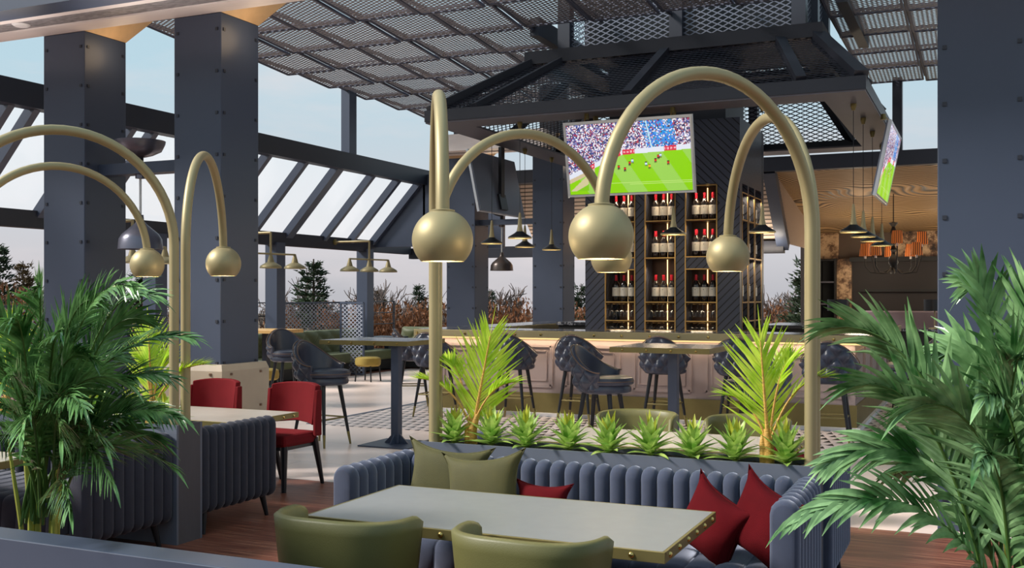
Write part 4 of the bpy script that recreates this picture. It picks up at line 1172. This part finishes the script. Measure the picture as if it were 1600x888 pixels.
def big_palm(nm, lab, base, tips, m, Lmax, w, potz, seed, nleaf=26, droop=.55, spread=.06):
    rr = random.Random(seed); b = V(base)
    t = thing(nm, lab, 'palm', (b.x, b.y, potz))
    for (px, py, d, arch) in tips:
        T = at_d(px, py, d); B = b+V((rr.uniform(-spread,spread), rr.uniform(-spread,spread), rr.uniform(-.05,.05)))
        hd = V((T.x-b.x, T.y-b.y, 0)).length
        frond(t, B, T, arch, nleaf, Lmax*rr.uniform(.85,1.1), w, m, M['palm_rib'], rr, start=.2, droop=droop, ang=(34, 13), lean=.34 if hd > .25 else .45, twist=rr.choice((-1,1))*rr.uniform(.55,1.25))
    sm = MB()
    for k in range(9):
        a = rr.uniform(0, 2*PI); q = b+V((.07*math.cos(a), .07*math.sin(a), 0))
        sm.tube([V((q.x, q.y, potz)), V((q.x, q.y, b.z-.05)), q+V((.05*math.cos(a), .05*math.sin(a), .32))], [.013, .01, .006], 7)
    sm.build('stems', M['stem'], t, smooth=True)
    return t
def planter_box(x0, x1, y0, y1, z1, lab):
    t = thing('planter_box', lab, 'planter', ((x0+x1)/2, (y0+y1)/2, 0))
    w = .14
    MB().box(x0, x1, y0, y0+w, 0, z1).box(x0, x1, y1-w, y1, 0, z1).box(x0, x0+w, y0+w, y1-w, 0, z1).box(x1-w, x1, y0+w, y1-w, 0, z1).build('shell', M['steel'], t, bevel=.004)
    s = MB().grid([[(x0+w+(x1-x0-2*w)*i/12, y0+w+(y1-y0-2*w)*j/4, z1-.12+.01*math.sin(7*i+3*j)) for j in range(5)] for i in range(13)]); s.build('soil', M['soil'], t)
# foreground ledge and left palm
t = thing('parapet_rail', 'dark blue steel parapet ledge across the bottom left corner', 'railing', (-2.4, 2.78, 0))
MB().box(-5.2, 2.5, 2.715, 2.848, .60, .72).build('ledge', M['steel'], t, bevel=.004)
MB().box(-5.2, 2.5, 2.735, 2.83, 0, .60).build('panel', M['steel'], t)
pb = at_y(62, 830, 3.22)
t = thing('plant_pot', 'dark pot of the left palm hidden behind the ledge', 'pot', (pb.x, pb.y, 0))
MB().lathe([(0,0),(.16,0),(.2,.42),(.205,.45),(.18,.45),(.175,.4),(0,.4)], (pb.x, pb.y, 0), 24).build('shell', M['planter'], t, smooth=True)
TL = [(298,528,4.25,.06),(240,462,4.3,.10),(215,450,4.0,.14),(62,448,4.1,.02),(150,470,4.2,.06),(225,500,4.4,.08),(262,590,4.2,.10),(285,655,4.1,.14),(268,730,3.95,.2),(175,752,3.75,.24),(165,700,3.7,.2),
 (130,640,3.7,.16),(95,520,3.7,.05),(20,500,3.9,.06),(-40,480,4.0,.06),(-70,560,3.9,.1),(-60,650,3.8,.15),(-40,720,3.7,.2),(200,600,3.8,.12),(140,560,3.9,.08),(60,600,3.6,.12),(230,640,4.4,.12),(5,600,3.7,.12),(110,800,3.65,.16),(190,560,4.5,.08),(95,690,3.55,.18),(35,680,3.5,.18),(130,505,4.5,.05),(250,690,4.3,.16)]
big_palm('potted_palm', 'large deep green palm at the left behind the ledge', (pb.x, pb.y, .68), TL, M['palm'], .205, .0070, .4, 4, 36, .55)
# right palm: nearest thing to the camera on the right
rb = at_d(1590, 1010, 3.05)
t = thing('plant_pot', 'pot of the right palm just below the picture', 'pot', (rb.x, rb.y, 0))
MB().lathe([(0,0),(.16,0),(.2,.36),(.205,.4),(.18,.4),(.175,.34),(0,.34)], (rb.x, rb.y, 0), 24).build('shell', M['planter'], t, smooth=True)
TR = [(1298,512,3.1,.06),(1335,604,3.0,.08),(1238,815,2.85,.22),(1518,445,3.1,.06),(1487,545,3.2,.08),(1300,722,3.1,.2),(1620,470,3.0,.06),(1660,600,2.9,.08),(1600,560,2.8,.05),(1425,640,2.8,.1),
 (1540,620,2.7,.06),(1530,720,2.6,.08),(1680,700,2.8,.1),(1500,660,3.4,.1),(1400,740,3.4,.16),(1585,690,2.9,.05)]
big_palm('potted_palm', 'large glossy palm at the right edge, closest plant to the camera', (rb.x, rb.y, .56), TR, M['palm_right'], .205, .0118, .34, 9, 27, .6)
# yellow green palms in the planters
def yellow_palm(px, pyb, ptip, y, lab, extra, par_z=PZ, h=None, sc=1.0):
    rr = random.Random(px); b = at_y(px, pyb, y); b.z = PZ-.01
    t = thing('yellow_palm', lab, 'palm', (b.x, b.y, par_z))
    tip = at_y(ptip[0], ptip[1], y+.02)
    MB().tube([b, b+V((0,0,.10)), b.lerp(tip, .3)], [.030*sc, .027*sc, .014*sc], 10).build('trunk', M['trunk'], t, smooth=True)
    MB().tube([b+V((-.028*sc,-.012,0)), b+V((-.03*sc,-.01,.12)), b.lerp(tip, .26)+V((-.02,0,0))], [.016*sc, .014*sc, .008*sc], 8).build('trunk', M['trunk'], t, smooth=True)
    fwd = V((-SI, CO, 0))
    frond(t, b+V((0,0,.08)), tip, None, 27, .31*sc, .0078*sc, M['palm_yellow'], M['trunk'], rr, start=.1, droop=.05, ang=(48, 20), lean=.5, r0=.012*sc, face=fwd)
    for (ex, ey, eb, L) in extra:
        T = at_y(ex, ey, y+eb)
        frond(t, b+V((0,0,.1)), T, .0, 18, L, .008*sc, M['palm_yellow'], M['trunk'], rr, start=.45, droop=.15, ang=(45, 20), lean=.35, r0=.008*sc)
    return t
yellow_palm(738, 690, (766, 525), 5.38, 'bright yellow green palm at the left end of the front planter', [(655, 592, .0, .16), (806, 598, .0, .14), (690, 560, .12, .16)])
yellow_palm(1201, 722, (1188, 532), 5.38, 'bright yellow green palm at the right end of the front planter', [(1292, 590, .05, .14), (1135, 618, 0, .16), (1240, 560, .12, .15)])
yellow_palm(238, 655, (232, 520), 5.38, 'yellow green palm in the left planter showing through the big palm', [(322, 570, .05, .15), (215, 560, .0, .15), (262, 560, .1, .16)])
yellow_palm(10, 640, (18, 510), 5.38, 'yellow green palm at the far left end of the left planter', [(60, 560, .05, .15), (-30, 560, 0, .15)])
def rosette(rr):
    mb, mn = MB(), MB()
    for k in range(30):
        a = k*2.39996; f = k/29; el = math.radians(20+52*f)
        d = V((math.cos(a)*math.cos(el), math.sin(a)*math.cos(el), math.sin(el))); up = V((-math.cos(a)*math.sin(el), -math.sin(a)*math.sin(el), math.cos(el)))
        leaflet(mb, (0,0,.012+.06*f), d, up, rr.uniform(.15,.205)*(1-.12*f), .027, .42*(1-f)+.1, 5, .3)
    for k in range(5):
        a = k*1.3; el = math.radians(68+5*k)
        d = V((math.cos(a)*math.cos(el), math.sin(a)*math.cos(el), math.sin(el))); up = V((-math.cos(a), -math.sin(a), .2))
        leaflet(mn, (0,0,.06), d, up, rr.uniform(.16,.2), .022, .02, 5, .35)
    st_ = MB().tube([(0,0,-.005),(0,0,.08)], .012, 8)
    return mb, mn, st_
rp = []
for v in range(3):
    rr = random.Random(20+v); a, b, c = rosette(rr)
    t = thing('rosette_plant', '', 'plant'); a.build('leaves', M['rosette'], t, local=True); b.build('new_leaves', M['rosette_new'], t, local=True); c.build('stem', M['stem'], t, local=True); rp.append([t, False])
def put_rosette(x, y, rz, lab, v, grp):
    if not rp[v][1]:
        rp[v][1] = True; rp[v][0].location = (x, y, PZ); rp[v][0].rotation_euler = (0,0,rz); tag(rp[v][0], lab, None, grp)
    else: copy_tree(rp[v][0], (x, y, PZ), rz, lab, grp)
RP = [(710, 'small green rosette left of the left yellow palm in the front planter'), (766, 'green rosette just right of the left yellow palm'), (822, 'green rosette, second to the right of the left yellow palm'), (888, 'green rosette in front of the legs of the middle bar stool'), (951, 'green rosette at the middle of the front planter, left of the olive tub chair'),
      (1015, 'green rosette in front of the left olive tub chair behind the planter'), (1082, 'green rosette between the two far olive tub chairs'), (1148, 'green rosette just left of the right yellow palm'), (1228, 'green rosette between the right yellow palm and the arc lamp pole')]
for k, (px, l) in enumerate(RP):
    p = at_y(px, 700, 5.35); put_rosette(p.x, 5.35+.01*(k % 2), k*1.1, l, k % 3, 'rosette plants in the front planter')
for k, (px, l) in enumerate(((258, 'green rosette beside the arc lamp poles on the left planter'), (205, 'green rosette in the left planter behind the big palm'), (150, 'green rosette in the left planter, middle'), (60, 'green rosette at the far end of the left planter'))):
    p = at_y(px, 650, 5.37); put_rosette(p.x, 5.37, k*2.1, l, k % 3, 'rosette plants in the left planter')

# ================================================================ BACK RESTAURANT FURNITURE
a, b = at_y(1284, 405, 24.9), at_y(1309, 520, 24.9)
t = thing('shelf_unit', 'tall black shelf unit against the marble wall at the back', 'shelving', ((a.x+b.x)/2, 24.75, 0))
MB().box(a.x, b.x, 24.88, 24.92, 0, a.z).box(a.x, a.x+.03, 24.5, 24.88, 0, a.z).box(b.x-.03, b.x, 24.5, 24.88, 0, a.z).build('case', M['shelf_black'], t)
for py in (407, 441, 475, 503):
    z = at_y(1290, py, 24.7).z; MB().box(a.x+.03, b.x-.03, 24.52, 24.88, z-.02, z+.015).build('shelf', M['flange'] if py in (441,475) else M['shelf_black'], t)
c = at_y(1396, 400, 21.6); zc = 3.86-(c.y-19.7)*.86/5.3
ch = thing('chandelier', 'black chandelier with pleated amber shades hanging in the back room', 'chandelier', (c.x, c.y, c.z))
MB().tube([(c.x,c.y,zc),(c.x,c.y,c.z+.62)], .01, 6).build('chain', M['black_leg'], ch)
MB().lathe([(.0,.66),(.09,.64),(.03,.56),(.06,.46),(.03,.38),(.05,.26),(.025,.2),(.06,.12),(.03,.05),(.08,-.05),(.09,-.14),(.04,-.22),(.05,-.27),(.0,-.32)], c, 16).build('baluster', M['shelf_black'], ch, smooth=True)
for k in range(8):
    an = 2*PI*k/8+.2; u = V((math.cos(an), math.sin(an), 0)); rad = .52; hz = .0 if k % 3 else .22
    e = c+u*rad+V((0,0,hz))
    l = MB().tube([c+V((0,0,-.2)), c+u*.2+V((0,0,-.34)), c+u*.42+V((0,0,-.32)), e+V((0,0,-.2)), e+V((0,0,-.02))], .012, 6).build('arm', M['shelf_black'], ch, smooth=True)
    P = []
    for z, r_ in ((0, .105), (.24, .08)):
        P.append([e+V(((r_+.006*(q % 2))*math.cos(2*PI*q/36), (r_+.006*(q % 2))*math.sin(2*PI*q/36), z)) for q in range(36)])
    MB().grid(P, closed_v=True).build('pleated_shade', M['amber_shade'], ch)
    MB().lathe([(.02,-.05),(.02,.06),(0,.06)], e, 8).build('candle', M['cream_white'], ch)
point(c+V((0,0,.05)), 14, (1,.74,.45), .3)
for x in (-2.4, -.6, 1.2): point((x, 23.2, 2.1), 26, (1,.86,.66), .3)  # added fill lights brightening the oak ceiling, no lamps hang here
for k, (px0, px1, lab) in enumerate(((1293, 1327, 'black drum table lamp on the low cabinet at the back'), (1443, 1478, 'black drum table lamp beside the big right column'))):
    a, b = at_y(px0, 468, 20.6), at_y(px1, 486, 20.6); m_ = (a+b)/2; r_ = (b.x-a.x)/2
    t = thing('table_lamp', lab, 'table lamp', (m_.x, 20.6, .98))
    MB().lathe([(r_, b.z), (r_, a.z), (r_-.01, a.z), (r_-.01, b.z)], (m_.x, 20.6, 0), 28).build('drum_shade', M['black_plastic'], t, smooth=True)
    MB().tube([(m_.x,20.6,.99),(m_.x,20.6,b.z+.05)], .012, 8).build('stem', M['brass'], t); MB().lathe([(0,.98),(.1,.98),(.1,1.0),(0,1.005)], (m_.x,20.6,0), 16).build('base', M['brass'], t)
a, b = at_y(1280, 505, 20.4), at_y(1490, 505, 20.4)
t = thing('low_cabinet', 'dark marble topped cabinet across the back room behind the bar', 'cabinet', ((a.x+b.x)/2, 20.6, 0))
MB().box(a.x, b.x, 20.4, 20.8, 0, .94).build('case', M['shelf_black'], t); MB().box(a.x-.03, b.x+.03, 20.37, 20.83, .94, .98).build('marble_top', M['marble_black'], t)
a, b = at_y(1346, 486, 23.2), at_y(1475, 520, 23.2)
t = thing('banquette', 'mauve banquette below the dark wall in the back room', 'sofa', ((a.x+b.x)/2, 23.4, 0))
MB().box(a.x, b.x+.6, 23.4, 23.6, 0, a.z).build('backrest', M['bench_mauve'], t, bevel=.03); MB().box(a.x, b.x+.6, 22.7, 23.4, 0, .45).build('seat', M['bench_mauve'], t, bevel=.03)
def side_sofa():
    x, y = at_z(1470, 560, .6).x, 0
    t = thing('lounge_sofa', 'dark lounge sofa with orange cushions beside the big right column', 'sofa', (-.25, 15.6, 0))
    MB().box(-.55, .55, 14.9, 16.6, .18, .62).build('seat', M['shelf_black'], t, bevel=.04); MB().box(.35, .6, 14.9, 16.6, .5, 1.05).build('backrest', M['bench_mauve'], t, bevel=.05); MB().box(-.55, .6, 14.75, 14.95, .18, .8).build('arm', M['bench_mauve'], t, bevel=.05)
    for sx in (-.48, .5):
        for sy in (14.85, 16.5): MB().box(sx-.03, sx+.03, sy-.03, sy+.03, 0, .18).build('leg', M['gold_line'], t)
side_sofa()
pc = at_d(1425, 521, 14.6); pillow((-.1, 15.5, .83), .4, .36, .14, (-.15, .15, .7), M['orange_fabric'], 'orange cushion on the dark lounge sofa, left one')
pillow((-.05, 16.0, .86), .42, .4, .14, (-.2, .5, .8), mat('rust fabric', (150,72,36), .8, 0, .1, 12), 'rust cushion on the dark lounge sofa, right one')

# ================================================================ TREES beyond the terrace
GZ = -4.2
def pine_meshes(seed, brown=False):
    rr = random.Random(seed); f, tr = MB(), MB()
    H = 1.0; tr.tube([(0,0,0),(0,0,.98)], [.016,.003], 6)
    nl = 26
    for k in range(nl):
        z = .12+.86*k/nl; rad = .23*(1-(z-.1)/.92)**.85*rr.uniform(.7,1.15)+.012
        for q in range(rr.randint(6,9)):
            a = rr.uniform(0,2*PI); L = rad*rr.uniform(.6,1.15); dz = rr.uniform(-.02,.05)*L/.2
            e = V((math.cos(a)*L, math.sin(a)*L, z+dz)); s = V((0,0,z))
            tr.beam(s, e, .003, .003)
            m_ = int(10+60*L/.2)
            for w in range(m_):
                t = rr.uniform(.2,1); p = s.lerp(e, t)+V((rr.gauss(0,.009), rr.gauss(0,.009), rr.gauss(0,.008)))
                d = (V((math.cos(a+rr.uniform(-1,1)), math.sin(a+rr.uniform(-1,1)), rr.uniform(-.2,.8)))).normalized()*rr.uniform(.014,.028)
                n = d.cross(V((rr.uniform(-1,1), rr.uniform(-1,1), rr.uniform(-1,1)))).normalized()*.0045
                f.tri(p-n, p+n, p+d)
    return f, tr
def bare_meshes(seed):
    rr = random.Random(seed); tr = MB()
    def br(p, d, L, r, lv):
        e = p+d*L; m_ = p.lerp(e, .5)+V((rr.uniform(-1,1), rr.uniform(-1,1), rr.uniform(-1,1)))*L*.06
        tr.tube([p, m_, e], [r, r*.85, r*.65], 4, caps=False)
        if lv == 0: return
        for k in range(rr.randint(3,4)):
            t = rr.uniform(.45,1); q = p.lerp(e, t); a = rr.uniform(0,2*PI); s = rr.uniform(.35,.8)
            x = d.cross(V((math.cos(a), math.sin(a), .3))).normalized(); nd = (d*math.cos(s)+x*math.sin(s)+V((0,0,.15))).normalized()
            br(q, nd, L*rr.uniform(.52,.78), r*.66, lv-1)
    br(V((0,0,0)), V((0,0,1)), .36, .018, 5)
    return tr
def bush_meshes(seed, n=4200):
    rr = random.Random(seed); f, tr = MB(), MB()
    for k in range(14):
        a = rr.uniform(0,2*PI); tr.tube([(0,0,0),(math.cos(a)*.14,math.sin(a)*.14,.4),(math.cos(a)*.26,math.sin(a)*.26,rr.uniform(.5,.95))], [.01,.007,.003], 4)
    for k in range(n):
        a = rr.uniform(0,2*PI); z = rr.random(); rad = (.42*math.sqrt(max(0, 1-(z*1.0-.25)**2*1.5)))*rr.random()**.5
        p = V((math.cos(a)*rad, math.sin(a)*rad, z*rr.uniform(.85,1.05)+.0)); d = V((rr.uniform(-1,1), rr.uniform(-1,1), rr.uniform(-.4,1))).normalized()*.035
        nn = d.cross(V((rr.uniform(-1,1), rr.uniform(-1,1), rr.uniform(-1,1)))).normalized()*.012
        f.tri(p-nn, p+nn, p+d)
    return f, tr
PROTO = {}
for k in range(3):
    for br_ in (False, True):
        f, tr = pine_meshes(30+k)
        t = thing('pine_tree', '', 'tree'); f.build('foliage', M['needle_brown'] if br_ else M['needle'], t, local=True); tr.build('trunk', M['bark'], t, local=True); PROTO[('pine', k, br_)] = [t, False]
        if br_: pass
    t = thing('bare_tree', '', 'tree'); tr = bare_meshes(50+k); zm = max(p.z for p in tr.v); tr.v = [p/zm for p in tr.v]; tr.build('branches', M['bare'], t, local=True); PROTO[('bare', k, False)] = [t, False]
    f, tr = bush_meshes(60+k); t = thing('rust_shrub', '', 'shrub'); f.build('foliage', M['rust_leaf'], t, local=True); tr.build('twigs', M['bark'], t, local=True); PROTO[('bush', k, False)] = [t, False]
def plant_tree(kind, px, ptop, d, lab, k=0, brown=False, wide=1.0, grp=None):
    p = at_d(px, ptop, d); H = (p.z-GZ)
    e = PROTO[(kind, k, brown)]
    if not e[1]: e[1] = True; o = e[0]; o.location = (p.x, p.y, GZ); o.rotation_euler = (0,0,px*.37)
    else: o = copy_tree(e[0], (p.x, p.y, GZ), px*.37, lab)
    o['label'] = lab; o['group'] = grp or {'pine':'pines beyond the terrace', 'bare':'bare trees beyond the terrace', 'bush':'rust shrubs beyond the terrace'}[kind]
    o.scale = (H*wide, H*wide, H)
TR_ = [('pine',490,398,34,'broad dark pine behind the perforated railing, left of the first open post',0,False,1.1),('pine',655,438,42,'small pointed pine just left of the arc lamp poles',1,False,.75),('pine',594,447,50,'rusty pine right of the first open post',2,True,.9),
 ('pine',-2,372,30,'tall pine cut by the left edge of the picture',1,False,.8),('pine',36,402,40,'olive brown pine beside the first big column',2,True,.9),('pine',222,402,36,'dark pine behind the smallest ball shade',0,False,1.1),('pine',765,447,44,'dark pine below the small dome pendant',1,False,.8),
 ('pine',908,438,40,'dark pine between the far column and the wine tower',2,False,.8),('pine',1264,392,27,'dark pine with drooping branches right of the wine tower',2,False,1.0),('pine',810,466,52,'rusty pine right of the small dome pendant',0,True,.7),
 ('bare',546,412,40,'bare tree between the broad pine and the post',0,False,.9),('bare',622,436,42,'bare tree behind the triple brass lamp in full view',1,False,.9),('bare',815,442,44,'bare tree left of the far column',2,False,.9),('bare',1212,436,38,'bare tree right of the wine tower',0,False,.9),('bare',1245,440,46,'bare tree beside the drooping pine',1,False,.9),('bare',85,436,40,'bare tree behind the first big column',2,False,.9),('bare',448,448,44,'pale bare tree behind the left perforated railing',1,False,.9),
 ('bare',690,452,46,'bare tree right behind the arc lamp poles',0,False,.9),('bare',745,450,40,'bare tree behind the small dome pendant',2,False,.8),
 ('bush',572,480,30,'rust shrub behind the far green sofa, leftmost',0,False,.42),('bush',624,482,30,'rust shrub behind the far green sofa, middle',1,False,.42),('bush',674,479,30,'rust shrub left of the arc lamp poles',2,False,.42),('bush',724,484,30,'rust shrub right of the arc lamp poles',0,False,.42),('bush',774,482,30,'rust shrub under the small dome pendant',1,False,.42),('bush',824,479,30,'rust shrub left of the far column',2,False,.42),('bush',906,486,30,'rust shrub right of the far column',0,False,.42),
 ('bush',440,486,28,'rust shrub behind the perforated railing, left',1,False,.42),('bush',520,484,30,'rust shrub behind the perforated railing, right',2,False,.42),('bush',1212,482,32,'rust shrub right of the wine tower',0,False,.42),('bush',598,486,34,'low rust shrub behind the first open post',1,False,.42),('bush',650,488,35,'low rust shrub behind the small pointed pine',0,False,.42),('bush',796,488,36,'low rust shrub right of the small dome pendant',2,False,.42),('bush',26,458,26,'rust shrub at the left edge',2,False,.42),('bush',250,478,27,'rust shrub between the big columns',1,False,.5)]
for kind, px, pt, d, lab, k, brn, wd in TR_: plant_tree(kind, px, pt, d, lab, k, brn, wd)
for key, e in list(PROTO.items()):
    if not e[1]:
        for ch in list(e[0].children): bpy.data.objects.remove(ch)
        bpy.data.objects.remove(e[0])

# ================================================================ WORLD AND SUN
w = bpy.data.worlds.new('world'); scn.world = w; w.use_nodes = True
nt = w.node_tree; bg = nt.nodes['Background']
class W_(NT):
    def __init__(s): s.t = nt; s.n = nt.nodes; s.l = nt.links
t = W_()
tc = t.add('ShaderNodeTexCoord'); s = t.add('ShaderNodeSeparateXYZ'); t.link(tc.outputs['Generated'], s.inputs[0])
grad = t.ramp(s.outputs[2], [(0, lin((190,190,196))), (.04, lin((208,207,212))), (.10, lin((204,212,220))), (.2, lin((188,216,229))), (.6, lin((176,208,226)))])
mp = t.add('ShaderNodeMapping'); mp.inputs['Scale'].default_value = (1.2,1.2,5); t.link(tc.outputs['Generated'], mp.inputs[0])
cl = t.ramp(t.noise(mp.outputs[0], 2.2, 6, .6), [(.5, (0,0,0,1)), (.75, (1,1,1,1))])
cl2 = t.math('MULTIPLY', cl, .55)
t.link(t.mix(cl2, grad, lin((236,224,224))), bg.inputs[0]); bg.inputs[1].default_value = 0.9
sun = bpy.data.lights.new('sun', 'SUN'); sun.energy = 5.0; sun.angle = math.radians(14); sun.color = (1,.95,.88)
so = bpy.data.objects.new('sun', sun); COL.objects.link(so); so.rotation_euler = V((.74, .42, -.66)).to_track_quat('-Z', 'Y').to_euler()
